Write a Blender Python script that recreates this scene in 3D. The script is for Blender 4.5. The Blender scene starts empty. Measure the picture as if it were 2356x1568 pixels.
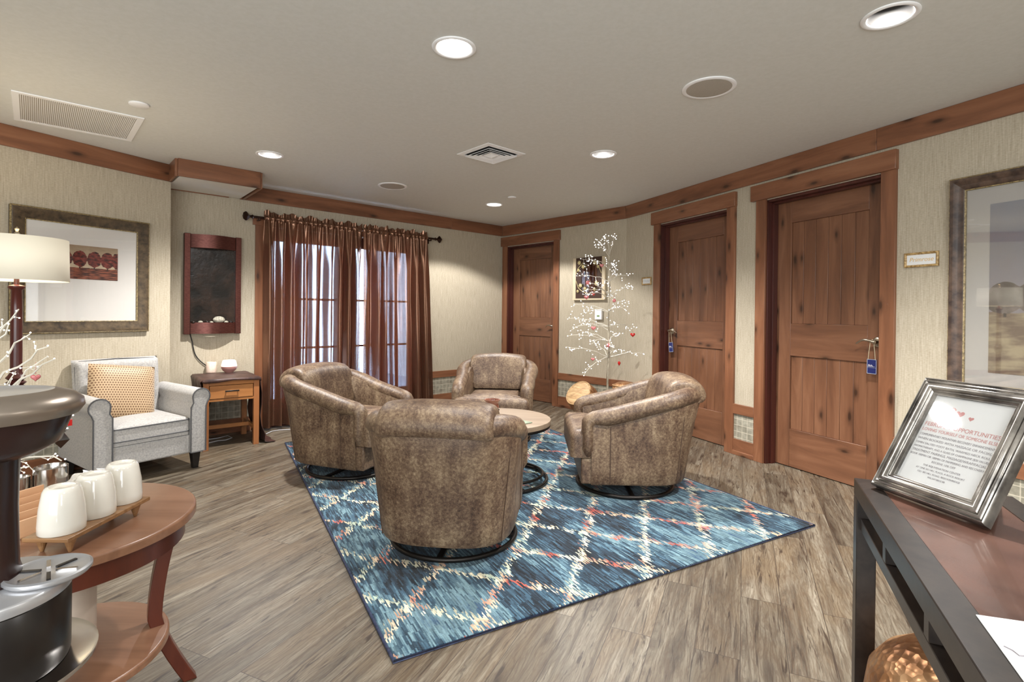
import bpy, bmesh, math, random
from mathutils import Vector, Matrix
random.seed(7)
PI = math.pi
S = bpy.context.scene
COL = S.collection
# ---------------------------------------------------------------- camera
FPX, CX, CY = 1200.5, 1178.0, 723.8          # focal length and principal point for a 2356x1568 frame
ROLL, PITCH, EYE, H = 0.0102, -0.0045, 1.205, 2.4386
cd = bpy.data.cameras.new('camera'); cam = bpy.data.objects.new('camera', cd); COL.objects.link(cam)
cam.matrix_world = Matrix.Translation((0, 0, EYE)) @ Matrix.Rotation(PITCH, 4, 'X') @ Matrix.Rotation(PI/2, 4, 'X') @ Matrix.Rotation(ROLL, 4, 'Z')
cd.sensor_width = 36; cd.lens = FPX/2356*36; cd.shift_y = -(784-CY)/2356; cd.clip_start = 0.02
S.camera = cam
S.view_settings.view_transform = 'Standard'; S.view_settings.look = 'None'
S.view_settings.gamma = 1; S.view_settings.use_curve_mapping = False
S.view_settings.exposure = 0.22
# ---------------------------------------------------------------- world: overcast winter daylight outside
W = bpy.data.worlds.new('world'); S.world = W; W.use_nodes = True
W.node_tree.nodes['Background'].inputs[0].default_value = (0.62, 0.76, 1.0, 1)
W.node_tree.nodes['Background'].inputs[1].default_value = 13.0

def lamp(name, kind, loc, energy, color=(1, .93, .82), size=.16, target=None, angle=None, blend=.6, size_y=None, spread=None):
    ld = bpy.data.lights.new(name, kind); ld.energy = energy; ld.color = color
    if kind == 'AREA':
        ld.shape = 'DISK' if size_y is None else 'RECTANGLE'; ld.size = size
        if size_y: ld.size_y = size_y
        if spread: ld.spread = spread
    elif kind == 'SPOT':
        ld.spot_size = angle; ld.spot_blend = blend; ld.shadow_soft_size = size
    else: ld.shadow_soft_size = size
    o = bpy.data.objects.new(name, ld); COL.objects.link(o); o.location = loc
    if target is not None:
        o.rotation_euler = (Vector(target)-Vector(loc)).to_track_quat('-Z', 'Y').to_euler()
    return o
WARM = (1, .985, .965)
# lit discs, reflector cans, and added fill discs behind the camera
D_LIT = [(-.283, 2.441), (-.217, 5.978)]
D_CAN = [(1.54, 2.148), (-1.934, 4.146), (.694, 4.046)]
D_BACK = [(-2.6, .2), (1.3, -.6), (-.6, -.9), (2.7, .6)]
lamp('downlight_lamp', 'AREA', (*D_LIT[0], H-.012), 26, WARM, .17)
lamp('downlight_lamp', 'SPOT', (*D_LIT[1], H-.014), 150, WARM, .04, angle=math.radians(128), blend=.2)
for x, y in D_CAN:
    lamp('can_lamp', 'SPOT', (x, y, H+.06), 300, WARM, .035, angle=math.radians(125), blend=.7)
for x, y in D_BACK:
    lamp('rear_fill_disc', 'AREA', (x, y, H-.03), 17, WARM, .25)
lamp('rear_fill_light', 'AREA', (-.5, -1.86, 1.3), 160, (.90, .96, 1), 4.2, target=(-.5, 3.0, 1.3), size_y=1.8)  # added area fill on the rear wall, lifts the whole room

# ---------------------------------------------------------------- materials
def newmat(name):
    m = bpy.data.materials.new(name); m.use_nodes = True
    nt = m.node_tree; return m, nt, nt.nodes['Principled BSDF']
def N(nt, t, **k):
    n = nt.nodes.new(t)
    for a, b in k.items():
        if a.startswith('i_'):
            key = a[2:]; key = int(key) if key.isdigit() else key.replace('_', ' ')
            n.inputs[key].default_value = b
        else: setattr(n, a, b)
    return n
def L(nt, a, b): nt.links.new(a, b)
def c4(c): return (c[0], c[1], c[2], 1)
def s2l(r, g, b):
    f = lambda v: (v/255/12.92) if v/255 <= .04045 else ((v/255+.055)/1.055)**2.4
    return (f(r), f(g), f(b))
def ramp(nt, fac, stops, interp='LINEAR'):
    n = N(nt, 'ShaderNodeValToRGB'); cr = n.color_ramp; cr.interpolation = interp
    while len(cr.elements) < len(stops): cr.elements.new(.5)
    for e, (p, c) in zip(cr.elements, stops): e.position = p; e.color = c4(c)
    L(nt, fac, n.inputs[0]); return n.outputs[0]
def coords(nt, scale=(1, 1, 1), rand=False, rot=(0, 0, 0), kind='Object'):
    tc = N(nt, 'ShaderNodeTexCoord'); mp = N(nt, 'ShaderNodeMapping')
    mp.inputs['Scale'].default_value = scale; mp.inputs['Rotation'].default_value = rot
    L(nt, tc.outputs[kind], mp.inputs[0])
    if rand:
        oi = N(nt, 'ShaderNodeObjectInfo'); mu = N(nt, 'ShaderNodeMath', operation='MULTIPLY'); mu.inputs[1].default_value = 23.0
        L(nt, oi.outputs['Random'], mu.inputs[0]); L(nt, mu.outputs[0], mp.inputs['Location'])
    return mp.outputs[0]
def bump(nt, b, height, strength=.2, dist=.01):
    n = N(nt, 'ShaderNodeBump'); n.inputs['Strength'].default_value = strength; n.inputs['Distance'].default_value = dist
    L(nt, height, n.inputs['Height']); L(nt, n.outputs[0], b.inputs['Normal'])
def mixc(nt, fac, a, b, mode='MIX'):
    n = N(nt, 'ShaderNodeMix', data_type='RGBA', blend_type=mode)
    if isinstance(fac, (int, float)): n.inputs[0].default_value = fac
    else: L(nt, fac, n.inputs[0])
    for i, v in ((6, a), (7, b)):
        if isinstance(v, tuple): n.inputs[i].default_value = c4(v)
        else: L(nt, v, n.inputs[i])
    return n.outputs[2]
def math_(nt, op, a, b=None, c=None):
    n = N(nt, 'ShaderNodeMath', operation=op)
    for i, v in enumerate((a, b, c)):
        if v is None: continue
        if isinstance(v, (int, float)): n.inputs[i].default_value = v
        else: L(nt, v, n.inputs[i])
    return n.outputs[0]
def plain(name, col, rough=.5, metal=0, coat=0, emit=None, estr=1, spec=.5):
    m, nt, b = newmat(name); b.inputs['Base Color'].default_value = c4(col)
    b.inputs['Roughness'].default_value = rough; b.inputs['Metallic'].default_value = metal
    b.inputs['Coat Weight'].default_value = coat; b.inputs['Specular IOR Level'].default_value = spec
    if emit: b.inputs['Emission Color'].default_value = c4(emit); b.inputs['Emission Strength'].default_value = estr
    return m
def noisy(name, c1, c2, scale=6, rough=.5, metal=0, stretch=(1, 1, 1), bstr=.15, bdist=.003, detail=5, lo=.35, hi=.65, coat=0, sheen=0):
    m, nt, b = newmat(name); v = coords(nt, stretch, True)
    n = N(nt, 'ShaderNodeTexNoise', i_Scale=scale, i_Detail=detail, i_Roughness=.6); L(nt, v, n.inputs['Vector'])
    L(nt, ramp(nt, n.outputs['Fac'], [(lo, c1), (hi, c2)]), b.inputs['Base Color'])
    b.inputs['Roughness'].default_value = rough; b.inputs['Metallic'].default_value = metal
    b.inputs['Coat Weight'].default_value = coat; b.inputs['Sheen Weight'].default_value = sheen
    if bstr: bump(nt, b, n.outputs['Fac'], bstr, bdist)
    return m
def wood(name, dark, mid, light, axis='x', rough=.38, knots=True, scale=1.0, coat=.15):
    m, nt, b = newmat(name)
    st = {'x': (.55, 5, 5), 'y': (5, .55, 5), 'z': (5, 5, .55)}[axis]
    v = coords(nt, tuple(a*scale for a in st), True)
    n1 = N(nt, 'ShaderNodeTexNoise', i_Scale=2.2, i_Detail=7, i_Roughness=.62, i_Distortion=.7); L(nt, v, n1.inputs['Vector'])
    st2 = {'x': (.6, 1.2, 1.2), 'y': (1.2, .6, 1.2), 'z': (1.2, 1.2, .6)}[axis]
    v2 = coords(nt, tuple(a*scale for a in st2), True)
    n2 = N(nt, 'ShaderNodeTexNoise', i_Scale=2.6, i_Detail=3); L(nt, v2, n2.inputs['Vector'])
    col = ramp(nt, n1.outputs['Fac'], [(.25, dark), (.5, mid), (.78, light)])
    col = mixc(nt, math_(nt, 'MULTIPLY', n2.outputs['Fac'], .55), col, mid)
    if knots:
        kt = {'x': (2.0, .0, 5.2), 'y': (3.2, 1.3, 3.2), 'z': (5.2, .0, 2.0)}[axis]
        v3 = coords(nt, tuple(a*scale for a in kt), True)
        sp = N(nt, 'ShaderNodeSeparateXYZ'); L(nt, v3, sp.inputs[0]); cbn = N(nt, 'ShaderNodeCombineXYZ'); L(nt, sp.outputs[0], cbn.inputs[0]); L(nt, sp.outputs[2], cbn.inputs[1])
        vo = N(nt, 'ShaderNodeTexVoronoi', voronoi_dimensions='2D', i_Scale=.95); L(nt, cbn.outputs[0], vo.inputs['Vector'])
        k = ramp(nt, math_(nt, 'ADD', vo.outputs['Distance'], math_(nt, 'MULTIPLY_ADD', n1.outputs['Fac'], .12, -.06)), [(.03, (.8, .8, .8)), (.07, (.35, .35, .35)), (.15, (0, 0, 0))])
        col = mixc(nt, k, col, tuple(a*.25 for a in dark))
    L(nt, col, b.inputs['Base Color']); b.inputs['Roughness'].default_value = rough
    b.inputs['Coat Weight'].default_value = coat; b.inputs['Coat Roughness'].default_value = .25
    bump(nt, b, n1.outputs['Fac'], .08, .003)
    return m
ALD = (s2l(80, 49, 33), s2l(127, 82, 56), s2l(160, 112, 81))
M = {}
M['trim_x'] = wood('alder_board', *ALD, 'x'); M['trim_z'] = wood('alder_upright', *ALD, 'z')
DRD = (s2l(74, 47, 33), s2l(116, 77, 54), s2l(146, 104, 77))
M['door'] = wood('alder_door', *DRD, 'z'); M['door_x'] = wood('alder_door_rail', *DRD, 'x')
M['jamb'] = wood('dark_alder_jamb', s2l(44, 18, 14), s2l(70, 30, 22), s2l(92, 42, 30), 'z', knots=False)
M['oak'] = wood('honey_wood', s2l(136, 84, 42), s2l(170, 112, 62), s2l(190, 132, 80), 'x', knots=False)
M['oak_z'] = wood('honey_wood_upright', s2l(128, 78, 42), s2l(160, 102, 60), s2l(180, 122, 76), 'z', knots=False)
M['cherry'] = wood('cherry_top', s2l(98, 64, 46), s2l(136, 97, 73), s2l(162, 122, 96), 'x', rough=.3, knots=False)
M['cherry_dark'] = wood('cherry_leg', s2l(50, 20, 12), s2l(84, 36, 22), s2l(112, 54, 34), 'z', rough=.3, knots=False)
M['table_top'] = wood('weathered_wood', s2l(96, 80, 64), s2l(132, 114, 95), s2l(158, 140, 120), 'x', rough=.5, knots=True)
M['mango'] = wood('rustic_board', s2l(92, 62, 36), s2l(140, 102, 66), s2l(176, 140, 100), 'y', knots=False, scale=4)
M['pine'] = wood('pale_box_wood', s2l(180, 130, 92), s2l(214, 168, 128), s2l(228, 188, 150), 'x', knots=False)

def m_wall():
    m, nt, b = newmat('grasscloth'); v = coords(nt, (90, 90, 4))
    n = N(nt, 'ShaderNodeTexNoise', i_Scale=1.6, i_Detail=4, i_Roughness=.7); L(nt, v, n.inputs['Vector'])
    v2 = coords(nt, (40, 40, 120)); n2 = N(nt, 'ShaderNodeTexNoise', i_Scale=1.5, i_Detail=2); L(nt, v2, n2.inputs['Vector'])
    f = math_(nt, 'MULTIPLY_ADD', n2.outputs['Fac'], .35, math_(nt, 'MULTIPLY', n.outputs['Fac'], .65))
    L(nt, ramp(nt, f, [(.33, s2l(160, 148, 126)), (.52, s2l(180, 169, 149)), (.68, s2l(196, 186, 167))]), b.inputs['Base Color'])
    b.inputs['Roughness'].default_value = .8; b.inputs['Specular IOR Level'].default_value = .25
    bump(nt, b, f, .18, .002); return m
M['wall'] = m_wall()
M['ceiling'] = noisy('ceiling_paint', s2l(215, 214, 207), s2l(220, 219, 213), 40, .85, bstr=.03)
M['soffit'] = plain('soffit_paint', s2l(226, 223, 214), .85)

def m_tile():
    m, nt, b = newmat('stone_mosaic'); v = coords(nt)
    sx = N(nt, 'ShaderNodeSeparateXYZ'); L(nt, v, sx.inputs[0]); cb = N(nt, 'ShaderNodeCombineXYZ')
    L(nt, sx.outputs[0], cb.inputs[0]); L(nt, math_(nt, 'ADD', sx.outputs[2], .012), cb.inputs[1])
    br = N(nt, 'ShaderNodeTexBrick', offset=0.0, squash=1.0); br.inputs['Scale'].default_value = 1
    br.inputs['Brick Width'].default_value = .054; br.inputs['Row Height'].default_value = .054; br.inputs['Mortar Size'].default_value = .0028
    br.inputs['Color1'].default_value = c4(s2l(126, 120, 104)); br.inputs['Color2'].default_value = c4(s2l(160, 156, 140)); br.inputs['Mortar'].default_value = c4(s2l(206, 196, 176))
    L(nt, cb.outputs[0], br.inputs['Vector'])
    n = N(nt, 'ShaderNodeTexNoise', i_Scale=30, i_Detail=5); L(nt, v, n.inputs['Vector'])
    L(nt, mixc(nt, .35, br.outputs['Color'], ramp(nt, n.outputs['Fac'], [(.3, s2l(96, 92, 78)), (.7, s2l(190, 184, 166))]), 'MIX'), b.inputs['Base Color'])
    b.inputs['Roughness'].default_value = .55; bump(nt, b, br.outputs['Fac'], -.5, .003); return m
M['tile'] = m_tile()

def m_floor():
    m, nt, b = newmat('weathered_plank_floor')
    az = math.radians(24)                     # planks run toward this bearing
    v = coords(nt, (1, 1, 1), rot=(0, 0, -(PI/2-az)))
    br = N(nt, 'ShaderNodeTexBrick', offset=.37, offset_frequency=2, squash=1.0); br.inputs['Scale'].default_value = 1
    br.inputs['Brick Width'].default_value = 1.22; br.inputs['Row Height'].default_value = .152; br.inputs['Mortar Size'].default_value = .0012
    br.inputs['Mortar Smooth'].default_value = .1
    br.inputs['Color1'].default_value = (0, 0, 0, 1); br.inputs['Color2'].default_value = (1, 1, 1, 1); br.inputs['Mortar'].default_value = (.5, .5, .5, 1)
    L(nt, v, br.inputs['Vector'])
    # shift the grain for every plank
    sh = N(nt, 'ShaderNodeVectorMath', operation='SCALE'); sh.inputs[3].default_value = 9; L(nt, br.outputs['Color'], sh.inputs[0])
    ad = N(nt, 'ShaderNodeVectorMath', operation='ADD'); L(nt, v, ad.inputs[0]); L(nt, sh.outputs[0], ad.inputs[1])
    def mp(s):
        k = N(nt, 'ShaderNodeMapping'); k.inputs['Scale'].default_value = s; L(nt, ad.outputs[0], k.inputs[0]); return k.outputs[0]
    n1 = N(nt, 'ShaderNodeTexNoise', i_Scale=1, i_Detail=10, i_Roughness=.74, i_Distortion=1.1); L(nt, mp((1.5, 19, 1)), n1.inputs['Vector'])
    n2 = N(nt, 'ShaderNodeTexNoise', i_Scale=1, i_Detail=6, i_Roughness=.65, i_Distortion=.8); L(nt, mp((1.2, 5, 1)), n2.inputs['Vector'])
    n3 = N(nt, 'ShaderNodeTexNoise', i_Scale=1, i_Detail=6, i_Roughness=.8); L(nt, mp((7, 170, 1)), n3.inputs['Vector'])
    n4 = N(nt, 'ShaderNodeTexNoise', i_Scale=1, i_Detail=4, i_Roughness=.6, i_Distortion=1.5); L(nt, mp((3.2, 34, 1)), n4.inputs['Vector'])
    vo = N(nt, 'ShaderNodeTexVoronoi', i_Scale=1); L(nt, mp((2.3, 6.6, 1)), vo.inputs['Vector'])
    wv = N(nt, 'ShaderNodeTexWave', bands_direction='Y', i_Scale=9, i_Distortion=17, i_Detail=3); wv.inputs['Detail Scale'].default_value = 1.1; L(nt, mp((.5, 2.2, 1)), wv.inputs['Vector'])
    col = ramp(nt, n1.outputs['Fac'], [(.34, s2l(52, 43, 34)), (.45, s2l(92, 83, 70)), (.56, s2l(122, 114, 99)), (.72, s2l(150, 143, 128))])
    col = mixc(nt, ramp(nt, n2.outputs['Fac'], [(.46, (0, 0, 0)), (.66, (.7, .7, .7))]), col, s2l(110, 94, 72))
    col = mixc(nt, math_(nt, 'MULTIPLY', ramp(nt, wv.outputs['Fac'], [(.6, (0, 0, 0)), (.95, (1, 1, 1))]), math_(nt, 'MULTIPLY', n2.outputs['Fac'], .75)), col, s2l(74, 56, 40))
    col = mixc(nt, ramp(nt, n3.outputs['Fac'], [(.38, (.75, .75, .75)), (.5, (0, 0, 0))]), col, s2l(86, 70, 54))
    col = mixc(nt, ramp(nt, n4.outputs['Fac'], [(.575, (0, 0, 0)), (.66, (.92, .92, .92))]), col, s2l(54, 42, 32))
    col = mixc(nt, ramp(nt, vo.outputs['Distance'], [(.03, (.9, .9, .9)), (.11, (.3, .3, .3)), (.2, (0, 0, 0))]), col, s2l(50, 38, 30))
    col = mixc(nt, 1.0, col, ramp(nt, br.outputs['Color'], [(0, (.74, .72, .70)), (1, (1.10, 1.09, 1.08))]), 'MULTIPLY')
    col = mixc(nt, br.outputs['Fac'], col, s2l(52, 42, 34))
    L(nt, col, b.inputs['Base Color']); b.inputs['Roughness'].default_value = .42
    h = math_(nt, 'ADD', math_(nt, 'MULTIPLY', n3.outputs['Fac'], .5), math_(nt, 'MULTIPLY', br.outputs['Fac'], -1.0))
    bump(nt, b, h, .35, .003); return m
M['floor'] = m_floor()

def m_rug():
    m, nt, b = newmat('ikat_trellis_pile')
    v = coords(nt); sx = N(nt, 'ShaderNodeSeparateXYZ'); L(nt, v, sx.inputs[0])
    def ns(scale, s, detail=3, rough=.5):
        k = N(nt, 'ShaderNodeMapping'); k.inputs['Scale'].default_value = s; L(nt, v, k.inputs[0])
        n = N(nt, 'ShaderNodeTexNoise', i_Scale=scale, i_Detail=detail, i_Roughness=rough); L(nt, k.outputs[0], n.inputs['Vector']); return n.outputs['Fac']
    # single yarns: columns 6 mm wide, broken into short dashes; each dash carries its own shift and shade
    cx = math_(nt, 'FLOOR', math_(nt, 'MULTIPLY', sx.outputs[0], 165.0))
    w0 = N(nt, 'ShaderNodeTexWhiteNoise', noise_dimensions='1D'); L(nt, cx, w0.inputs['W'])
    cyy = math_(nt, 'FLOOR', math_(nt, 'ADD', math_(nt, 'MULTIPLY', sx.outputs[1], 17.0), math_(nt, 'MULTIPLY', w0.outputs['Value'], 7.0)))
    cmb = N(nt, 'ShaderNodeCombineXYZ'); L(nt, cx, cmb.inputs[0]); L(nt, cyy, cmb.inputs[1])
    w1 = N(nt, 'ShaderNodeTexWhiteNoise', noise_dimensions='3D'); L(nt, cmb.outputs[0], w1.inputs['Vector'])
    dash = w1.outputs['Value']; w1s = N(nt, 'ShaderNodeSeparateColor'); L(nt, w1.outputs['Color'], w1s.inputs[0])
    jag = ns(1, (40, 5, 1), 3, .7); jag2 = ns(1, (24, 22, 1), 2)
    U = math_(nt, 'ADD', sx.outputs[0], math_(nt, 'MULTIPLY_ADD', jag2, .03, -.015))
    V = math_(nt, 'ADD', math_(nt, 'ADD', sx.outputs[1], math_(nt, 'MULTIPLY_ADD', jag, .15, -.075)), math_(nt, 'MULTIPLY_ADD', dash, .065, -.0325))
    a = math_(nt, 'MULTIPLY', U, 1/.43); c = math_(nt, 'MULTIPLY', V, 1/.46)
    def line(e, w0, w1):
        fr = math_(nt, 'ABSOLUTE', math_(nt, 'SUBTRACT', math_(nt, 'FRACT', e), .5))
        return ramp(nt, fr, [(w0, (1, 1, 1)), (w1, (0, 0, 0))])
    l1 = line(math_(nt, 'ADD', a, c), .036, .046); l2 = line(math_(nt, 'SUBTRACT', a, c), .036, .046)
    ln = N(nt, 'ShaderNodeMix', data_type='RGBA', blend_type='LIGHTEN'); ln.inputs[0].default_value = 1; L(nt, l1, ln.inputs[6]); L(nt, l2, ln.inputs[7])
    yarn = ns(1, (230, 14, 1), 3, .8)
    big = ns(1, (3.2, 1.6, 1), 3); mid = ns(1, (30, 4, 1), 3, .7)
    blue = ramp(nt, math_(nt, 'ADD', math_(nt, 'ADD', math_(nt, 'MULTIPLY', big, .62), math_(nt, 'MULTIPLY', mid, .28)), math_(nt, 'MULTIPLY', dash, .10)), [(.38, s2l(24, 28, 34)), (.45, s2l(38, 54, 68)), (.52, s2l(62, 90, 108)), (.59, s2l(112, 140, 148)), (.66, s2l(50, 74, 98))])
    cream = ramp(nt, ns(1, (9, 5, 1), 2), [(.36, s2l(176, 84, 70)), (.44, s2l(206, 160, 132)), (.52, s2l(220, 208, 178)), (.68, s2l(178, 196, 178))])
    broken = ramp(nt, yarn, [(.30, (.0, .0, .0)), (.36, (1, 1, 1))])
    keep = math_(nt, 'GREATER_THAN', w1s.outputs[1], .16)
    lm = mixc(nt, 1.0, mixc(nt, 1.0, ln.outputs[2], broken, 'MULTIPLY'), keep, 'MULTIPLY')
    col = mixc(nt, lm, blue, cream)
    col = mixc(nt, .5, col, ramp(nt, yarn, [(.3, (.45, .45, .45)), (.6, (1.15, 1.15, 1.15))]), 'MULTIPLY')
    col = mixc(nt, .8, col, ramp(nt, w1s.outputs[0], [(0, (.5, .5, .5)), (1, (1.3, 1.3, 1.3))]), 'MULTIPLY')
    # weft rows of the pile
    row = ns(1, (60, 160, 1), 2, .7)
    col = mixc(nt, .3, col, ramp(nt, row, [(.35, (.4, .4, .4)), (.6, (1.1, 1.1, 1.1))]), 'MULTIPLY')
    L(nt, col, b.inputs['Base Color']); b.inputs['Roughness'].default_value = .95; b.inputs['Sheen Weight'].default_value = .12
    b.inputs['Specular IOR Level'].default_value = .1
    bump(nt, b, math_(nt, 'ADD', row, yarn), .6, .004); return m
M['rug'] = m_rug(); M['rug_edge'] = noisy('rug_binding', s2l(30, 36, 58), s2l(52, 60, 88), 60, .9)

def m_leather():
    m, nt, b = newmat('distressed_leather'); v = coords(nt, (1, 1, 1), True)
    n1 = N(nt, 'ShaderNodeTexNoise', i_Scale=5, i_Detail=10, i_Roughness=.75); L(nt, v, n1.inputs['Vector'])
    n2 = N(nt, 'ShaderNodeTexNoise', i_Scale=70, i_Detail=8, i_Roughness=.8); L(nt, v, n2.inputs['Vector'])
    vs = coords(nt, (9, 9, 1.6), True); n3 = N(nt, 'ShaderNodeTexNoise', i_Scale=2, i_Detail=4); L(nt, vs, n3.inputs['Vector'])
    f = math_(nt, 'ADD', math_(nt, 'MULTIPLY', n1.outputs['Fac'], .32), math_(nt, 'ADD', math_(nt, 'MULTIPLY', n2.outputs['Fac'], .48), math_(nt, 'MULTIPLY', n3.outputs['Fac'], .2)))
    col = ramp(nt, f, [(.38, s2l(46, 33, 25)), (.46, s2l(82, 62, 48)), (.53, s2l(112, 92, 72)), (.62, s2l(152, 132, 106))])
    L(nt, col, b.inputs['Base Color']); b.inputs['Roughness'].default_value = .47; b.inputs['Specular IOR Level'].default_value = .4
    vo = N(nt, 'ShaderNodeTexVoronoi', feature='DISTANCE_TO_EDGE', i_Scale=130); L(nt, v, vo.inputs['Vector'])
    bump(nt, b, math_(nt, 'ADD', vo.outputs['Distance'], math_(nt, 'MULTIPLY', n2.outputs['Fac'], .6)), .22, .004); return m
M['leather'] = m_leather()
M['seam'] = plain('leather_piping', s2l(70, 52, 40), .5)
M['grey_fabric'] = noisy('grey_linen', s2l(146, 144, 142), s2l(184, 180, 175), 90, .9, bstr=.3, sheen=.2, lo=.3, hi=.7)
M['grey_pipe'] = plain('grey_piping', s2l(78, 78, 80), .8)
M['black'] = plain('black_lacquer', s2l(28, 24, 22), .35)
M['espresso'] = noisy('espresso_paint', s2l(34, 28, 25), s2l(50, 42, 37), 30, .3, bstr=.05)
M['iron'] = plain('blackened_iron', s2l(40, 36, 33), .38, .7)
M['bronze'] = plain('oil_rubbed_bronze', s2l(62, 44, 36), .35, .9)
M['copper'] = noisy('brushed_copper', s2l(76, 42, 38), s2l(112, 70, 62), 40, .36, .8, stretch=(1, 1, 12), bstr=.04)
M['nickel'] = plain('satin_nickel', s2l(196, 184, 164), .28, 1)
M['chrome'] = plain('reflector_metal', s2l(96, 94, 92), .3, 1)
M['steel'] = plain('polished_steel', s2l(205, 200, 196), .16, 1)
M['white'] = plain('white_enamel', s2l(248, 247, 246), .45)
M['grille'] = noisy('grille_cloth', s2l(168, 160, 148), s2l(184, 176, 164), 300, .8, bstr=.1)
M['porcelain'] = plain('glazed_porcelain', s2l(226, 221, 210), .12, coat=.6)
M['paper'] = plain('printed_paper', s2l(222, 222, 220), .7)
M['matboard'] = plain('white_mat_board', s2l(222, 218, 212), .8)
M['navy'] = plain('navy_card', s2l(30, 38, 92), .4)
M['cord'] = plain('black_cable', s2l(20, 20, 22), .5); M['cord_white'] = plain('white_cable', s2l(200, 202, 206), .5)
M['string'] = plain('hemp_string', s2l(196, 182, 150), .8)
M['gold_ink'] = plain('gold_ink', s2l(214, 178, 116), .5); M['grey_ink'] = plain('grey_ink', s2l(138, 132, 136), .6)
M['red_ink'] = plain('red_ink', s2l(196, 132, 128), .6); M['pale_ink'] = plain('pale_ink', s2l(186, 190, 196), .6)
M['white_ink'] = plain('white_ink', s2l(225, 220, 220), .6)
M['disc'] = plain('lit_diffuser', (1, 1, 1), .5, emit=(1, .97, .92), estr=8)
M['led'] = plain('led_point', (1, 1, 1), .4, emit=(1, .98, .95), estr=4)
M['wire'] = plain('silver_twig_wire', s2l(214, 208, 194), .4, .2)
M['bark'] = noisy('twig_tree_bark', s2l(96, 84, 66), s2l(204, 194, 172), 22, .6, stretch=(1, 1, .3))
M['red'] = plain('red_glass', s2l(178, 28, 24), .12, coat=.8); M['pink'] = plain('pink_glitter', s2l(196, 110, 110), .3, coat=.5)
def m_pane(name, mirror=.1, tint=(1, 1, 1)):
    m, nt, b = newmat(name); nt.nodes.remove(b); out = nt.nodes['Material Output']
    t = N(nt, 'ShaderNodeBsdfTransparent'); t.inputs[0].default_value = c4(tint)
    g = N(nt, 'ShaderNodeBsdfGlossy'); g.inputs['Roughness'].default_value = .02
    mx = N(nt, 'ShaderNodeMixShader'); fr = N(nt, 'ShaderNodeLayerWeight')
    f = math_(nt, 'ADD', math_(nt, 'MULTIPLY', math_(nt, 'POWER', fr.outputs['Facing'], 4.0), .8), mirror+.025); L(nt, f, mx.inputs[0]); L(nt, t.outputs[0], mx.inputs[1]); L(nt, g.outputs[0], mx.inputs[2])
    L(nt, mx.outputs[0], out.inputs[0]); return m
M['glass'] = m_pane('clear_glass', .0); M['art_glass'] = m_pane('picture_glass', .15, (.9, .9, .9)); M['frame_glass'] = m_pane('photo_glass', .05)
M['mirror'] = plain('mirror_glass', s2l(200, 200, 200), .03, 1)
def m_curtain(sheer=1.0):
    m, nt, b = newmat('brown_satin'); out = nt.nodes['Material Output']; v = coords(nt, (1, 1, 1))
    n = N(nt, 'ShaderNodeTexNoise', i_Scale=60, i_Detail=3); L(nt, coords(nt, (.3, .3, 6)), n.inputs['Vector'])
    b.inputs['Base Color'].default_value = c4(s2l(128, 94, 74)); b.inputs['Roughness'].default_value = .27; b.inputs['Metallic'].default_value = .75
    b.inputs['Anisotropic'].default_value = .5
    bump(nt, b, n.outputs['Fac'], .12, .002)
    t = N(nt, 'ShaderNodeBsdfTranslucent'); t.inputs[0].default_value = c4(s2l(150, 66, 46))
    tr = N(nt, 'ShaderNodeBsdfTransparent'); tr.inputs[0].default_value = (.88, .95, 1, 1)
    m1 = N(nt, 'ShaderNodeMixShader'); m1.inputs[0].default_value = .045; L(nt, b.outputs[0], m1.inputs[1]); L(nt, t.outputs[0], m1.inputs[2])
    lw = N(nt, 'ShaderNodeLayerWeight'); lw.inputs[0].default_value = .5
    f0 = ramp(nt, lw.outputs['Facing'], [(0, (.085, .085, .085)), (.10, (.07, .07, .07)), (.19, (.006, .006, .006)), (.4, (.0, .0, .0))])
    # gathered cloth lies double or triple in places: less see-through there
    n9 = N(nt, 'ShaderNodeTexNoise', i_Scale=1, i_Detail=2); L(nt, coords(nt, (5.5, .01, .25)), n9.inputs['Vector'])
    f = math_(nt, 'MULTIPLY', f0, ramp(nt, n9.outputs['Fac'], [(.43, (.05, .05, .05)), (.50, (1.2, 1.2, 1.2))]))
    f = math_(nt, 'MULTIPLY', f, sheer)
    m2 = N(nt, 'ShaderNodeMixShader'); L(nt, f, m2.inputs[0]); L(nt, m1.outputs[0], m2.inputs[1]); L(nt, tr.outputs[0], m2.inputs[2])
    L(nt, m2.outputs[0], out.inputs[0]); return m
M['curtain'] = m_curtain(1.15); M['curtain_full'] = m_curtain(.4)
M['throw'] = noisy('dark_brown_cloth', s2l(46, 26, 22), s2l(78, 50, 42), 24, .5, stretch=(1, 1, .2))
M['slate'] = noisy('wet_slate', s2l(16, 14, 13), s2l(58, 42, 34), 7, .22, lo=.4, hi=.8, bstr=.6, bdist=.01, detail=9)
M['stone'] = noisy('grey_pebble', s2l(120, 114, 100), s2l(190, 184, 166), 60, .7)
M['frame_brown'] = noisy('mottled_brown_moulding', s2l(46, 36, 26), s2l(104, 86, 62), 24, .42, bstr=.3, lo=.3, hi=.75)
M['frame_dark'] = noisy('dark_brown_moulding', s2l(48, 34, 28), s2l(92, 72, 58), 16, .38, bstr=.1)
M['gilt'] = noisy('gilt_lip', s2l(96, 80, 50), s2l(168, 148, 104), 90, .5, bstr=.4)
M['gilt_small'] = noisy('gold_plaque_frame', s2l(128, 96, 50), s2l(204, 172, 116), 70, .45, bstr=.9, bdist=.004)
M['pewter'] = noisy('pewter_moulding', s2l(92, 88, 84), s2l(176, 170, 162), 12, .26, .8, bstr=.04)
M['hammered'] = None
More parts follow.
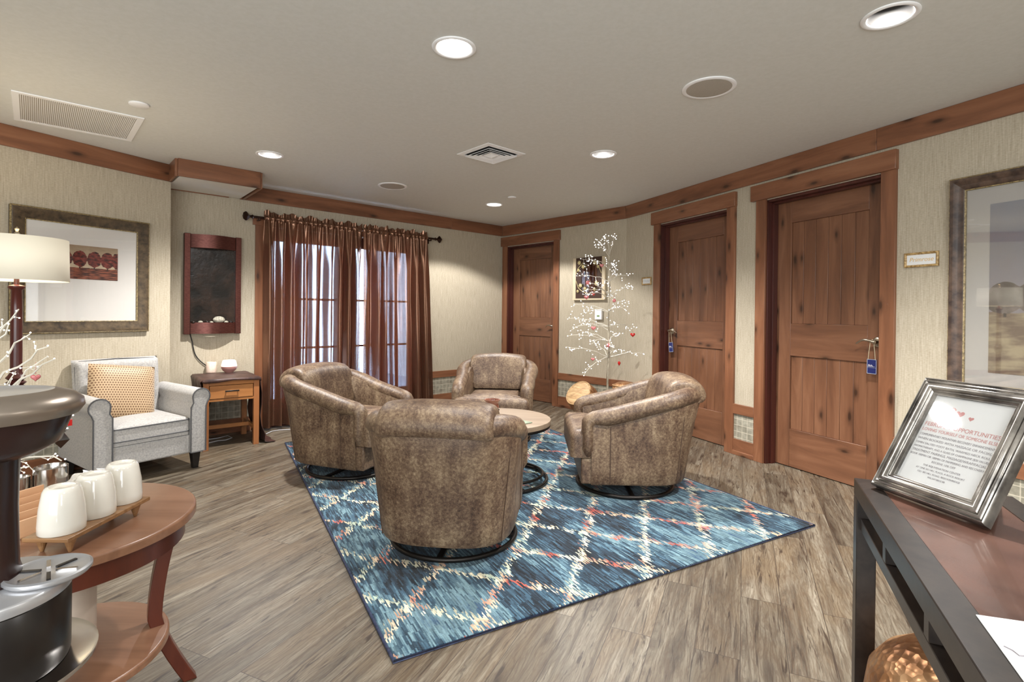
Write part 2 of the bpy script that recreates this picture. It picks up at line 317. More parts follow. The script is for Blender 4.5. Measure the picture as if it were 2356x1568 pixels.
def m_hammer():
    m, nt, b = newmat('hammered_copper'); v = coords(nt)
    vo = N(nt, 'ShaderNodeTexVoronoi', i_Scale=55); L(nt, v, vo.inputs['Vector'])
    n = N(nt, 'ShaderNodeTexNoise', i_Scale=9, i_Detail=4); L(nt, v, n.inputs['Vector'])
    L(nt, ramp(nt, n.outputs['Fac'], [(.3, s2l(128, 84, 54)), (.5, s2l(176, 128, 88)), (.7, s2l(206, 166, 124))]), b.inputs['Base Color'])
    b.inputs['Metallic'].default_value = .6; b.inputs['Roughness'].default_value = .38; bump(nt, b, vo.outputs['Distance'], .9, .006); return m
M['hammered'] = m_hammer()
M['drum_skin'] = noisy('drum_head_wood', s2l(160, 122, 80), s2l(206, 172, 126), 10, .55, stretch=(1, 6, 1))
M['clay'] = noisy('glazed_red_clay', s2l(104, 58, 44), s2l(150, 98, 80), 12, .2, coat=.5)
M['green_slate'] = noisy('green_slate_slab', s2l(98, 110, 90), s2l(136, 144, 122), 26, .6)
M['salt'] = noisy('rose_stone', s2l(214, 180, 160), s2l(236, 216, 200), 18, .4)
M['mauve'] = plain('mauve_plastic', s2l(168, 122, 114), .35)
M['glow'] = plain('lit_lid', s2l(250, 236, 222), .4, emit=(1, .86, .72), estr=.9)
def m_dots():
    m, nt, b = newmat('honeycomb_cushion_cloth'); v = coords(nt, (1, 1, 1), kind='Generated')
    k = N(nt, 'ShaderNodeMapping'); k.inputs['Scale'].default_value = (26, 1, 24); L(nt, v, k.inputs[0])
    sx = N(nt, 'ShaderNodeSeparateXYZ'); L(nt, k.outputs[0], sx.inputs[0])
    row = math_(nt, 'FLOOR', sx.outputs[2]); off = math_(nt, 'MULTIPLY', math_(nt, 'MODULO', row, 2), .5)
    fx = math_(nt, 'SUBTRACT', math_(nt, 'FRACT', math_(nt, 'ADD', sx.outputs[0], off)), .5); fz = math_(nt, 'SUBTRACT', math_(nt, 'FRACT', sx.outputs[2]), .5)
    d = math_(nt, 'SQRT', math_(nt, 'ADD', math_(nt, 'MULTIPLY', fx, fx), math_(nt, 'MULTIPLY', fz, fz)))
    L(nt, ramp(nt, d, [(.28, s2l(104, 72, 44)), (.38, s2l(176, 150, 116))]), b.inputs['Base Color'])
    b.inputs['Roughness'].default_value = .55; b.inputs['Sheen Weight'].default_value = .3; return m
M['dots'] = m_dots()
M['shade'] = plain('linen_lampshade', s2l(238, 230, 208), .8, emit=(1, .93, .80), estr=.10)
M['lamp_pole'] = plain('mahogany_pole', s2l(68, 30, 26), .3)
M['plastic_black'] = plain('black_plastic', s2l(26, 22, 20), .28)
M['plastic_brown'] = plain('dark_glossy_plastic', s2l(40, 24, 22), .22)
M['silver_paint'] = plain('silver_plastic', s2l(150, 138, 126), .3, .75)
M['tray_metal'] = plain('drip_tray_silver', s2l(190, 190, 192), .3, .7)
M['heater'] = plain('cream_plastic', s2l(212, 196, 180), .45)
M['hole'] = plain('duct_black', s2l(14, 14, 14), .9)
M['lcd'] = plain('green_lcd', s2l(120, 150, 90), .4)
M['snow'] = plain('snow_ground', s2l(225, 230, 240), .9)
M['inset'] = noisy('copper_brown_top', s2l(76, 48, 38), s2l(116, 80, 66), 5, .26, .3, coat=.4)
def art(name, sky1, sky2, ground1, ground2, crown, trunk, xs, r, cz, hor, seedscale=14, rx=1.0, rzf=2.3):
    # a painted row of round trees in Generated space (x 0..1, z 0..1)
    m, nt, b = newmat(name); v = coords(nt, kind='Generated'); sx = N(nt, 'ShaderNodeSeparateXYZ'); L(nt, v, sx.inputs[0])
    n = N(nt, 'ShaderNodeTexNoise', i_Scale=seedscale, i_Detail=6); L(nt, v, n.inputs['Vector'])
    n2 = N(nt, 'ShaderNodeTexNoise', i_Scale=seedscale*.5, i_Detail=6); L(nt, coords(nt, (1, 1, 5), kind='Generated'), n2.inputs['Vector'])
    x = sx.outputs[0]; z = sx.outputs[2]
    sky = mixc(nt, math_(nt, 'ADD', z, math_(nt, 'MULTIPLY_ADD', n.outputs['Fac'], .5, -.35)), sky1, sky2)
    gr = mixc(nt, ramp(nt, n2.outputs['Fac'], [(.42, (0, 0, 0)), (.58, (1, 1, 1))]), ground1, ground2)
    zb = math_(nt, 'ADD', z, math_(nt, 'MULTIPLY_ADD', n.outputs['Fac'], .06, -.03))
    col = mixc(nt, math_(nt, 'LESS_THAN', zb, hor), sky, gr)
    cr = ramp(nt, n.outputs['Fac'], [(.36, trunk), (.52, crown), (.7, tuple(min(1, a*1.9+.02) for a in crown))])
    for i, cx in enumerate(xs):
        tx = math_(nt, 'ABSOLUTE', math_(nt, 'SUBTRACT', x, cx))
        tm = math_(nt, 'MULTIPLY', math_(nt, 'LESS_THAN', tx, .009), math_(nt, 'MULTIPLY', math_(nt, 'LESS_THAN', z, cz), math_(nt, 'GREATER_THAN', z, hor-.03)))
        col = mixc(nt, tm, col, trunk)
        dx = math_(nt, 'DIVIDE', tx, r*rx); dz = math_(nt, 'DIVIDE', math_(nt, 'SUBTRACT', z, cz), r*rzf)
        d = math_(nt, 'ADD', math_(nt, 'MULTIPLY', dx, dx), math_(nt, 'ADD', math_(nt, 'MULTIPLY', dz, dz), math_(nt, 'MULTIPLY_ADD', n.outputs['Fac'], .9, -.45)))
        col = mixc(nt, math_(nt, 'LESS_THAN', d, 1.0), col, cr)
    L(nt, col, b.inputs['Base Color']); b.inputs['Roughness'].default_value = .6; return m
M['art_red'] = art('painting_of_red_trees', s2l(214, 196, 168), s2l(150, 126, 98), s2l(52, 22, 14), s2l(150, 84, 60), s2l(112, 42, 32), s2l(34, 16, 12), [.02, .22, .43, .64, .84, 1.0], .105, .60, .34)
M['art_mist'] = art('painting_of_misty_trees', s2l(176, 162, 158), s2l(160, 166, 180), s2l(140, 120, 104), s2l(196, 180, 148), s2l(116, 106, 100), s2l(90, 82, 78), [.10, .28, .52, .8], .13, .44, .36, 7, 1.0, .72)
M['vine'] = plain('pale_carved_leaf', s2l(196, 180, 130), .5); M['carve'] = plain('dark_carved_wood', s2l(62, 40, 28), .5)
M['pale_wood'] = plain('pale_frame_wood', s2l(206, 190, 160), .6)

# ---------------------------------------------------------------- mesh helpers
class MB:
    def __init__(s): s.v = []; s.f = []
    def add(s, vs, fs, mat=None):
        o = len(s.v)
        s.v += [tuple(mat @ Vector(p)) if mat is not None else tuple(p) for p in vs]
        s.f += [tuple(i+o for i in f) for f in fs]; return s
    def box(s, x0, x1, y0, y1, z0, z1, mat=None):
        v = [(x0, y0, z0), (x1, y0, z0), (x1, y1, z0), (x0, y1, z0), (x0, y0, z1), (x1, y0, z1), (x1, y1, z1), (x0, y1, z1)]
        return s.add(v, [(0, 3, 2, 1), (4, 5, 6, 7), (0, 1, 5, 4), (1, 2, 6, 5), (2, 3, 7, 6), (3, 0, 4, 7)], mat)
    def prism(s, pts, z0, z1, mat=None):
        n = len(pts); v = [(p[0], p[1], z0) for p in pts]+[(p[0], p[1], z1) for p in pts]
        return s.add(v, [tuple(range(n))[::-1], tuple(range(n, 2*n))]+[(i, (i+1) % n, n+(i+1) % n, n+i) for i in range(n)], mat)
    def rings(s, R, cap0=True, cap1=True, closed=True, loop=False, mat=None):
        n = len(R[0]); v = [p for r in R for p in r]; f = []
        m = len(R)
        for i in range(m if loop else m-1):
            a, b = i*n, ((i+1) % m)*n
            for j in range(n if closed else n-1):
                k = (j+1) % n; f.append((a+j, a+k, b+k, b+j))
        if not loop:
            if cap0: f.append(tuple(range(n))[::-1])
            if cap1: f.append(tuple(range((m-1)*n, m*n)))
        return s.add(v, f, mat)
    def lathe(s, prof, n=32, mat=None, cap=True, sx=1, sy=1):
        R = [[(r*math.cos(2*PI*j/n)*sx, r*math.sin(2*PI*j/n)*sy, z) for j in range(n)] for r, z in prof]
        return s.rings(R, cap, cap, mat=mat)
    def tube(s, pts, r, n=8, loop=False, cap=True, up=None):
        P = [Vector(p) for p in pts]; m = len(P); rr = r if isinstance(r, (list, tuple)) else [r]*m
        R = []; prev = None
        for i in range(m):
            if loop: t = P[(i+1) % m]-P[i-1]
            else: t = P[min(i+1, m-1)]-P[max(i-1, 0)]
            t.normalize()
            if prev is None:
                a = Vector(up) if up else (Vector((0, 0, 1)) if abs(t.z) < .9 else Vector((1, 0, 0)))
                u = t.cross(a).normalized()
            else: u = (prev - t*prev.dot(t)).normalized()
            prev = u; w = t.cross(u)
            R.append([tuple(P[i]+(u*math.cos(2*PI*j/n)+w*math.sin(2*PI*j/n))*rr[i]) for j in range(n)])
        return s.rings(R, cap, cap, loop=loop)
    def torus(s, R0, r, n=48, m=8, z=0, cx=0, cy=0):
        return s.tube([(cx+R0*math.cos(2*PI*i/n), cy+R0*math.sin(2*PI*i/n), z) for i in range(n)], r, m, loop=True)
    def sphere(s, c, r, n=12, m=8, sx=1, sy=1, sz=1):
        prof = [(max(1e-4, r*math.sin(PI*i/m)), -r*math.cos(PI*i/m)) for i in range(m+1)]
        return s.lathe([(a, b*sz) for a, b in prof], n, Matrix.Translation(c), True, sx, sy)
    def build(s, name, mat, parent=None, smooth=False, bevel=0, seg=2, sub=0, solid=0):
        me = bpy.data.meshes.new(name); me.from_pydata(s.v, [], s.f); me.update()
        bm = bmesh.new(); bm.from_mesh(me); bmesh.ops.recalc_face_normals(bm, faces=bm.faces); bm.to_mesh(me); bm.free()
        o = bpy.data.objects.new(name, me); COL.objects.link(o)
        for mm in (mat if isinstance(mat, list) else [mat]): me.materials.append(M[mm] if isinstance(mm, str) else mm)
        if parent is not None: o.parent = parent
        if smooth:
            for p in me.polygons: p.use_smooth = True
        if solid:
            d = o.modifiers.new('solid', 'SOLIDIFY'); d.thickness = solid; d.offset = 0
        if bevel:
            d = o.modifiers.new('bevel', 'BEVEL'); d.width = bevel; d.segments = seg; d.limit_method = 'ANGLE'; d.angle_limit = math.radians(35)
            d.harden_normals = False
            for p in me.polygons: p.use_smooth = True
            try: me.set_sharp_from_angle(angle=math.radians(50))
            except Exception: pass
        if smooth and not bevel:
            try: me.set_sharp_from_angle(angle=math.radians(55))
            except Exception: pass
        if sub:
            d = o.modifiers.new('sub', 'SUBSURF'); d.levels = sub; d.render_levels = sub
        return o
def tag(o, label, cat, group=None, kind=None):
    if label: o['label'] = label
    if cat: o['category'] = cat
    if group: o['group'] = group
    if kind: o['kind'] = kind
    return o
def thing(name, label, cat, loc=(0, 0, 0), rz=0, group=None):
    o = bpy.data.objects.new(name, None); COL.objects.link(o); o.location = loc; o.rotation_euler = (0, 0, rz); o.empty_display_size = .1
    return tag(o, label, cat, group)
def copy_tree(o, parent=None):
    c = o.copy(); COL.objects.link(c)
    if parent is not None: c.parent = parent; c.matrix_parent_inverse = o.matrix_parent_inverse.copy()
    for ch in list(o.children): copy_tree(ch, c)
    return c
def offset_poly(P, d):
    n = len(P); out = []
    area = sum(P[i][0]*P[(i+1) % n][1]-P[(i+1) % n][0]*P[i][1] for i in range(n)); sg = 1 if area > 0 else -1
    for i in range(n):
        a = Vector(P[i-1]); b = Vector(P[i]); c = Vector(P[(i+1) % n])
        e1 = (b-a).normalized(); e2 = (c-b).normalized()
        n1 = Vector((-e1.y, e1.x))*sg; n2 = Vector((-e2.y, e2.x))*sg
        m = (n1+n2); l = m.length
        m = m/l if l > 1e-6 else n1
        k = d/max(.5, m.dot(n1)); out.append(tuple(b+m*k))
    return out
def fillet(P, r, seg=5):
    n = len(P); out = []
    rs = r if isinstance(r, (list, tuple)) else [r]*n
    for i in range(n):
        a = Vector(P[i-1]); b = Vector(P[i]); c = Vector(P[(i+1) % n]); q = rs[i]
        if q <= 0: out.append(tuple(b)); continue
        e1 = (a-b).normalized(); e2 = (c-b).normalized()
        p0 = b+e1*q; p1 = b+e2*q
        for k in range(seg+1):
            t = k/seg; out.append(tuple((1-t)**2*p0+2*t*(1-t)*b+t*t*p1))
    return out
def cushion(mb, outline, z0, z1, r=.04, crown=0.0, k=5, mat=None):
    """soft slab: rounded edges and a crowned top"""
    R = []
    for i in range(k+1):
        a = PI/2*i/k; R.append([(p[0], p[1], z0+r*(1-math.sin(a))) for p in offset_poly(outline, r*(1-math.sin(a)) if False else r*(1-math.cos(PI/2-a)))])
    for i in range(k+1):
        a = PI/2*i/k; R.append([(p[0], p[1], z1-r+r*math.sin(a)) for p in offset_poly(outline, r*(1-math.cos(a)))])
    cx = sum(p[0] for p in outline)/len(outline); cy = sum(p[1] for p in outline)/len(outline)
    base = R[-1]
    if crown:
        for t in (.85, .6, .3, .05):
            R.append([(cx+(p[0]-cx)*t, cy+(p[1]-cy)*t, z1+crown*(1-t*t)) for p in base])
    mb.rings(R, mat=mat); return mb
def circ(r, n=48, cx=0, cy=0): return [(cx+r*math.cos(2*PI*i/n), cy+r*math.sin(2*PI*i/n)) for i in range(n)]
def text(body, size, mat, parent, mtx, name='lettering', shear=0, align='CENTER', ext=.0004, sx=1):
    c = bpy.data.curves.new(name, 'FONT'); c.body = body; c.size = size; c.align_x = align; c.align_y = 'CENTER'; c.extrude = ext; c.shear = shear
    t = bpy.data.objects.new(name, c); COL.objects.link(t)
    bpy.context.view_layer.update()
    me = bpy.data.meshes.new_from_object(t.evaluated_get(bpy.context.evaluated_depsgraph_get()))
    bpy.data.objects.remove(t)
    me.transform(mtx @ Matrix.Diagonal((sx, 1, 1, 1)))
    o = bpy.data.objects.new(name, me); COL.objects.link(o); me.materials.clear(); me.materials.append(M[mat]); o.parent = parent
    return o
# pixel -> world on a horizontal plane
def ray(px, py):
    xc = (px-CX)/FPX; yc = -(py-CY)/FPX
    x = xc*math.cos(ROLL)-yc*math.sin(ROLL); z = xc*math.sin(ROLL)+yc*math.cos(ROLL)
    y = math.cos(PITCH)-z*math.sin(PITCH); z2 = math.sin(PITCH)+z*math.cos(PITCH)
    return x/y, z2/y
def fl(px, py, z=0):
    tx, tz = ray(px, py); Y = (z-EYE)/tz; return (tx*Y, Y)
# walls: bearing of the wall line and distance from the origin
WL = {'A': (27.24, 4.672), 'B': (47.49, 5.632), 'C': (136.13, 5.093), 'E': (156.61, 3.576)}
class Wall:
    def __init__(s, k):
        az, d = WL[k]; a = math.radians(az); s.u = Vector((math.sin(a), math.cos(a))); s.n = Vector((-math.cos(a), math.sin(a))); s.d = d
        s.rz = math.atan2(s.u.y, s.u.x); s.o = s.n*d
    def P(s, t, off=0): p = s.o+s.u*t+s.n*off; return (p.x, p.y)
WA, WB, WC, WE = (Wall(k) for k in 'ABCE')
def place(o, w, t=0, off=0, z=0):
    x, y = w.P(t, off); o.location = (x, y, z); o.rotation_euler = (0, 0, w.rz); return o
# in a wall's own frame: +x along the wall (left to right seen from the room), -y into the room, z up
def struct(name, mb, mat, w=None, parent=None, **k):
    o = mb.build(name, mat, parent, **k)
    if w: place(o, w)
    if parent is None: o['kind'] = 'structure'
    return o
BC = (-.14880, 7.50374); CE = (1.30444, 5.99201)
sB_C, sC_B, sC_E, sE_C = 4.9607, -5.5127, -3.4157, -4.9818
A_END = 2.645
# ---------------------------------------------------------------- room shell
back = -1.9
def lineY(w, y):      # where a wall line reaches a given y
    t = (y-w.o.y)/w.u.y; return t
tA = lineY(WA, back); tE = lineY(WE, back)
pA = WA.P(tA); pE = WE.P(tE); aend = WA.P(A_END)
# return from the end of the left wall back to the curtain wall
tBr = None
n = WA.n; den = n.x*WB.n.x+n.y*WB.n.y
lenr = (WB.d-(aend[0]*WB.n.x+aend[1]*WB.n.y))/den
rend = (aend[0]+n.x*lenr, aend[1]+n.y*lenr)
sB_r = (Vector(rend)-WB.o).dot(WB.u)
room = [pA, aend, rend, BC, CE, pE]
outer = offset_poly(room, -.14)
mb = MB(); mb.prism(outer, -.1, 0); fo = struct('floor', mb, 'floor')
# ceiling with round openings for the recessed lights
def ceiling():
    bm = bmesh.new()
    def loop(pts):
        vs = [bm.verts.new((p[0], p[1], H)) for p in pts]
        for i in range(len(vs)): bm.edges.new((vs[i], vs[(i+1) % len(vs)]))
    loop(outer)
    for x, y in D_LIT+D_CAN: loop(circ(.082, 28, x, y))
    bmesh.ops.triangle_fill(bm, use_beauty=True, use_dissolve=False, edges=bm.edges[:])
    # remove any fill inside the openings
    for f in bm.faces[:]:
        c = f.calc_center_median()
        if any((c.x-x)**2+(c.y-y)**2 < .075**2 for x, y in D_LIT+D_CAN): bm.faces.remove(f)
    r = bmesh.ops.extrude_face_region(bm, geom=bm.faces[:])
    for v in [g for g in r['geom'] if isinstance(g, bmesh.types.BMVert)]: v.co.z += .1
    bmesh.ops.recalc_face_normals(bm, faces=bm.faces)
    me = bpy.data.meshes.new('ceiling'); bm.to_mesh(me); bm.free(); me.materials.append(M['ceiling'])
    o = bpy.data.objects.new('ceiling', me); COL.objects.link(o); o['kind'] = 'structure'
ceiling()
T = .14
D1 = (-5.40, -4.51); D2 = (-4.385, -3.475); D3 = (-3.075, -2.175); DH = 2.135       # door openings
WIN = (1.735, 3.545); WH = 2.06
def wall(name, w, s0, s1, holes, e0=0, e1=0):
    mb = MB(); x = s0-e0
    for a, b, h in sorted(holes):
        mb.box(x, a, 0, T, 0, H); mb.box(a, b, 0, T, h, H); x = b
    mb.box(x, s1+e1, 0, T, 0, H)
    return struct(name, mb, 'wall', w)
wall('wall_left', WA, tA, A_END, [])
mb = MB(); mb.prism([aend, rend, (rend[0]-WA.u.x*.1, rend[1]-WA.u.y*.1), (aend[0]-WA.u.x*.1, aend[1]-WA.u.y*.1)], 0, H)
wall('wall_back', WB, sB_r, sB_C, [(WIN[0], WIN[1], WH)], .1, .0)
wall('wall_center', WC, sC_B, sC_E, [(D1[0], D1[1], DH)], .0, .0)
wall('wall_right', WE, sE_C, tE, [(D2[0], D2[1], DH), (D3[0], D3[1], DH)], .0, .0)
mb = MB(); mb.box(pA[0]-.3, pE[0]+.3, back-.14, back, 0, H); struct('wall_rear', mb, 'wall')
mb = MB(); L_ = (Vector(rend)-Vector(aend)).length
mb.box(-T, 0, T, L_+.1, 0, H); o = struct('wall_return', mb, 'wall'); place(o, WA, A_END)
# ---- soffit box where the left wall meets the curtain wall
zS = 2.297; FLp = (-2.750, 4.279); FRp = (-2.279, 4.700); RBp = (-2.751+.0, 5.193)
tB_R = (Vector(FRp)-WB.o).dot(WB.u); RB = WB.P(tB_R+.02)
mb = MB(); poly = [aend, FLp, FRp, RB, WB.P(sB_r+.02)]
mb.prism(offset_poly(poly, .018), zS+.004, H-.003); struct('trim_1', mb, 'soffit')
def board(p, q, z0, z1, th=.02, mat='trim_x', inside=1):
    """a flat board between two plan points, standing th proud of that line"""
    P, Q = Vector(p), Vector(q); d = (Q-P); l = d.length; m = MB(); m.box(0, l, -th if inside > 0 else 0, 0 if inside > 0 else th, z0, z1)
    return m, P, math.atan2(d.y, d.x)
_tn = [1]
def trim(p, q, z0, z1, th=.02, mat='trim_x', name=None, inside=1, bevel=.002):
    m, P, a = board(p, q, z0, z1, th, mat, inside); _tn[0] += 1
    o = m.build(name or 'trim_%d' % _tn[0], mat, None, bevel=bevel); o.location = (P.x, P.y, 0); o.rotation_euler = (0, 0, a); o['kind'] = 'structure'; return o
CRz = 2.294; ZT = H-.001
def wtrim(w, a, b, z0, z1, th=.02, **k): return trim(w.P(a), w.P(b), z0, z1, th, **k)
wtrim(WA, tA, A_END-.0, CRz, ZT)
trim(aend, FLp, CRz, ZT, .02); trim(FLp, FRp, CRz, ZT, .02); trim(FRp, RB, CRz, ZT, .02)
wtrim(WB, tB_R, 4.05, CRz, ZT); wtrim(WB, 4.05, sB_C-.02, CRz, ZT)
wtrim(WC, sC_B+.02, sC_E-.005, CRz, ZT)
wtrim(WE, sE_C+.005, -2.21, CRz, ZT); wtrim(WE, -2.208, tE, CRz, ZT)
wtrim(WB, sB_r, tB_R-.1, CRz, ZT-.16+.16)
# ---- wainscot: chair rail, mosaic band, two-piece baseboard
def wains(w, a, b, side):
    global _tn
    wtrim(w, a, b, .352, .437, .02, bevel=.003)
    m = MB(); m.box(a, b, -.006, 0, .135, .355); _tn[0] += 1; struct('trim_%d' % _tn[0], m, 'tile', w)
    wtrim(w, a, b, .035, .137, .017, name='baseboard_'+side, bevel=.002); wtrim(w, a, b, 0, .037, .022, name='baseboard_'+side, bevel=.003)
wains(WA, tA, A_END, 'left')
wains(WB, sB_r, 1.635, 'back'); wains(WB, 3.645, sB_C-.02, 'back')
wains(WC, -4.42, sC_E-.005, 'center')
wains(WE, sE_C+.005, -4.475, 'right'); wains(WE, -3.385, -3.165, 'right'); wains(WE, -2.085, tE, 'right')

# ---------------------------------------------------------------- doors
def lever(parent, x, z, y, dirx, name='door_handle'):
    m = MB(); m.lathe([(.036, 0), (.036, .006), (.03, .012), (.014, .014), (.014, .05), (.002, .052)], 28, Matrix.Translation((x, y, z)) @ Matrix.Rotation(PI/2, 4, 'X'))
    pts = [(x, y-.045, z)]; rr = [.012]
    for i in range(1, 11):
        t = i/10; pts.append((x+dirx*.118*t, y-.048-.006*math.sin(t*PI), z+.012*math.sin(t*PI*1.05)-.018*max(0, t-.6)**1.2*2.2)); rr.append(.012-.007*t)
    m.tube(pts, rr, 10); return m.build(name, 'nickel', parent, smooth=True)
def door(num, w, op, lo, ro, lc, rc, hand, headl, headr):
    e = thing('door_%d' % num, None, None); e['kind'] = 'structure'; place(e, w)
    a, b = op; rec = .10
    # casing: two uprights and an overhanging head board
    m = MB(); m.box(a-lc, a+.004, -.02, 0, 0, 2.147); m.build('casing', 'trim_z', e, bevel=.002)
    m = MB(); m.box(b-.004, b+rc, -.02, 0, 0, 2.147); m.build('casing', 'trim_z', e, bevel=.002)
    m = MB(); m.box(headl, headr, -.036, 0, 2.143, 2.27); m.build('head_casing', 'trim_x', e, bevel=.003)
    # jamb lining with a stop; unseen back panel added to block outside light
    m = MB(); m.box(a-.005, a+.016, 0, T, 0, DH); m.box(b-.016, b+.005, 0, T, 0, DH); m.box(a, b, 0, T, DH-.018, DH+.004); m.box(a-.01, b+.01, T-.004, T+.01, 0, DH+.01)
    m.box(a+.016, a+.030, .045, rec-.004, 0, DH-.018); m.box(b-.03, b-.016, .045, rec-.004, 0, DH-.018); m.box(a+.016, b-.016, .045, rec-.004, DH-.032, DH-.018)
    m.build('jamb', 'jamb', e, bevel=.001)
    A, B = a+.018, b-.018; top = DH-.021; st = .132
    # leaf: stiles and rails round two panels
    m = MB(); m.box(A, A+st, rec, rec+.038, .006, top); m.box(B-st, B, rec, rec+.038, .006, top); lf = m.build('leaf', 'door', e, bevel=.0025)
    pa, pb = A+st, B-st
    m = MB(); m.box(pa, pb, rec, rec+.038, .006, .305); m.box(pa, pb, rec, rec+.038, .885, 1.14); m.box(pa, pb, rec, rec+.038, 1.938, top); m.build('rail', 'door_x', e, bevel=.0025)
    npl = 6
    for z0, z1 in ((.305, .885), (1.14, 1.938)):
        m = MB(); wd = (pb-pa)/npl
        for i in range(npl): m.box(pa+i*wd+.0012, pa+(i+1)*wd-.0012, rec+.012, rec+.03, z0, z1)
        m.build('panel', 'door', e, bevel=.0022)
    hx = B-.06 if hand > 0 else A+.06
    lever(e, hx, 1.03, rec, -hand); return e
door(1, WC, D1, 0, 0, .088, .088, 1, sC_B+.004, -4.405)
door(2, WE, D2, 0, 0, .09, .093, -1, -4.505, -3.377)
door(3, WE, D3, 0, 0, .09, .09, 1, -3.21, -2.08)

# ---------------------------------------------------------------- glazed double doors behind the curtain
e = thing('window_1', None, None); e['kind'] = 'structure'; place(e, WB)
m = MB(); m.box(WIN[0]-.095, WIN[0], -.02, 0, 0, WH); m.build('casing', 'trim_z', e, bevel=.002)
m = MB(); m.box(WIN[1], WIN[1]+.095, -.02, 0, 0, WH); m.build('casing', 'trim_z', e, bevel=.002)
m = MB(); m.box(WIN[0]-.12, WIN[1]+.12, -.024, 0, WH, WH+.075); m.build('head_casing', 'trim_x', e, bevel=.002)
mid = sum(WIN)/2
for a, b in ((WIN[0], mid), (mid, WIN[1])):
    st = .098; m = MB(); m.box(a+.002, a+st, .04, .085, .01, WH-.005); m.box(b-st, b-.002, .04, .085, .01, WH-.005)
    m.box(a+st, b-st, .04, .085, .01, .275); m.box(a+st, b-st, .04, .085, 1.925, WH-.005)
    c = (a+b)/2; m.box(c-.011, c+.011, .05, .075, .275, 1.925)
    m.box(a, b, -.01, .1, 0, .014)  # added floor strip, closes the light leak under the sash
    for z in (.80, 1.325): m.box(a+st, b-st, .05, .075, z-.011, z+.011)
    sh = m.build('sash', 'jamb', e, bevel=.002)
    m = MB(); m.box(a+st, b-st, .060, .064, .275, 1.925); m.build('pane', 'glass', sh)
# snowy terrace outside
m = MB(); x0, y0 = WB.P(2.6, .2); m.box(-3, 3, .16, 8, -.25, -.12); o = m.build('ground', 'snow'); place(o, WB, 2.6); o['kind'] = 'structure'

# invented window frame on the rear wall, set round the added fill light
e = thing('fill_light_frame', None, None); e['kind'] = 'structure'; e.location = (-.5, back, 1.3)
m = MB(); m.rings([[(-2.2+d, y, -1.0+d), (2.2-d, y, -1.0+d), (2.2-d, y, 1.0-d), (-2.2+d, y, 1.0-d)] for d, y in ((0, .0), (0, .03), (.09, .03), (.09, .0))], loop=True); m.build('frame', 'trim_x', e)
for x in (-.75, .75):
    m = MB(); m.box(x-.02, x+.02, .0, .03, -.91, .91); m.build('fill_frame_bar', 'trim_z', e)
# ---------------------------------------------------------------- curtain rod and curtains
rod = thing('curtain_rod', 'bronze curtain rod with square flared finials above the glazed doors', 'curtain rod'); place(rod, WB, 0, -.09)
zr = 2.125
m = MB(); m.tube([(1.60, 0, zr), (3.74, 0, zr)], .0125, 12); m.build('pole', 'bronze', rod, smooth=True)
for sx, x in ((-1, 1.60), (1, 3.74)):
    m = MB(); R = []
    for d, r in ((0, .014), (.012, .022), (.02, .013), (.035, .012), (.04, .018), (.062, .042), (.075, .045), (.095, .030), (.1, .004)):
        R.append([(x+sx*d, r*a, zr+r*b) for a, b in ((1, 0), (.0, 1), (-1, 0), (0, -1))])
    m.rings(R); m.build('finial', 'bronze', rod)
for x in (1.655, 3.685):
    m = MB(); m.box(x-.008, x+.008, 0, .078, zr-.03, zr-.018); m.box(x-.012, x+.012, .066, .0775, zr-.06, zr+.02); m.tube([(x, 0, zr-.024), (x, 0, zr-.006)], .008); m.build('bracket', 'bronze', rod)
def curtain(s0t, s1t, s0b, s1b, npl, seed, label, zb=.03, cloth='curtain'):
    rnd = random.Random(seed); nu = 260; zs = []
    z = zr+.062
    lev = [zr+.062, zr+.05, zr+.036, zr+.022, zr+.012, zr, zr-.012, zr-.022, zr-.045, zr-.075, zr-.12]+[zr-.12-(zr-.12-zb)*((i+1)/34) for i in range(34)]
    ph = [rnd.uniform(0, 2*PI) for _ in range(6)]; am = [rnd.uniform(.6, 1.2) for _ in range(6)]
    def wave(t, q):     # q = depth down the cloth 0..1
        f = 0
        fine = math.sin(npl*2*PI*t+ph[0]+1.3*math.sin(3*t*2*PI+ph[3]))
        mid_ = math.sin((npl*.45)*2*PI*t+ph[1]+1.5*math.sin(2*PI*t*1.7+ph[4])+.5*q)
        big = math.sin((npl*.2)*2*PI*t+ph[2]+.8*q)
        fw = (1-min(1, q*5))*.012+.0022; mw = .006+.036*min(1, q*5); bw = .012*min(1, q*2.5)
        f = fine*fw+mid_*mw*am[1]+big*bw*am[2]+.0025*math.sin(60*t+14*q+ph[5])
        return f
    V = []; F = []
    for i, z in enumerate(lev):
        q = max(0, (zr-z)/(zr-zb))
        for j in range(nu+1):
            t = j/nu; s = (s0t+(s1t-s0t)*t)*(1-q)+(s0b+(s1b-s0b)*t)*q
            y = wave(t, q)
            if z > zr+.014:   # ruffle above the rod
                k = (z-zr-.014)/.05; y = y*.7+.013*math.sin(43*t+ph[4])*k; zz = z+.012*math.sin(31*t+ph[5])*k+.010*math.sin(77*t)*k
            elif z > zr-.02:
                y = y*.35-.016*math.cos((z-zr)/.02*PI/2); zz = z
            else: zz = z+.004*math.sin(25*t+ph[1])*q
            y -= .012*q
            V.append((s+.006*math.sin(40*t+ph[2])*q, y, zz))
    n_ = nu+1
    for i in range(len(lev)-1):
        for j in range(nu): F.append((i*n_+j, i*n_+j+1, (i+1)*n_+j+1, (i+1)*n_+j))
    m = MB(); m.add(V, F); o = m.build('curtain', cloth, None, smooth=True); place(o, WB, 0, -.115)
    tag(o, label, 'curtain', 'brown satin curtains'); return o
curtain(1.69, 2.748, 1.69, 2.748, 19, 3, 'left brown satin curtain panel, the one nearer the drawer table')
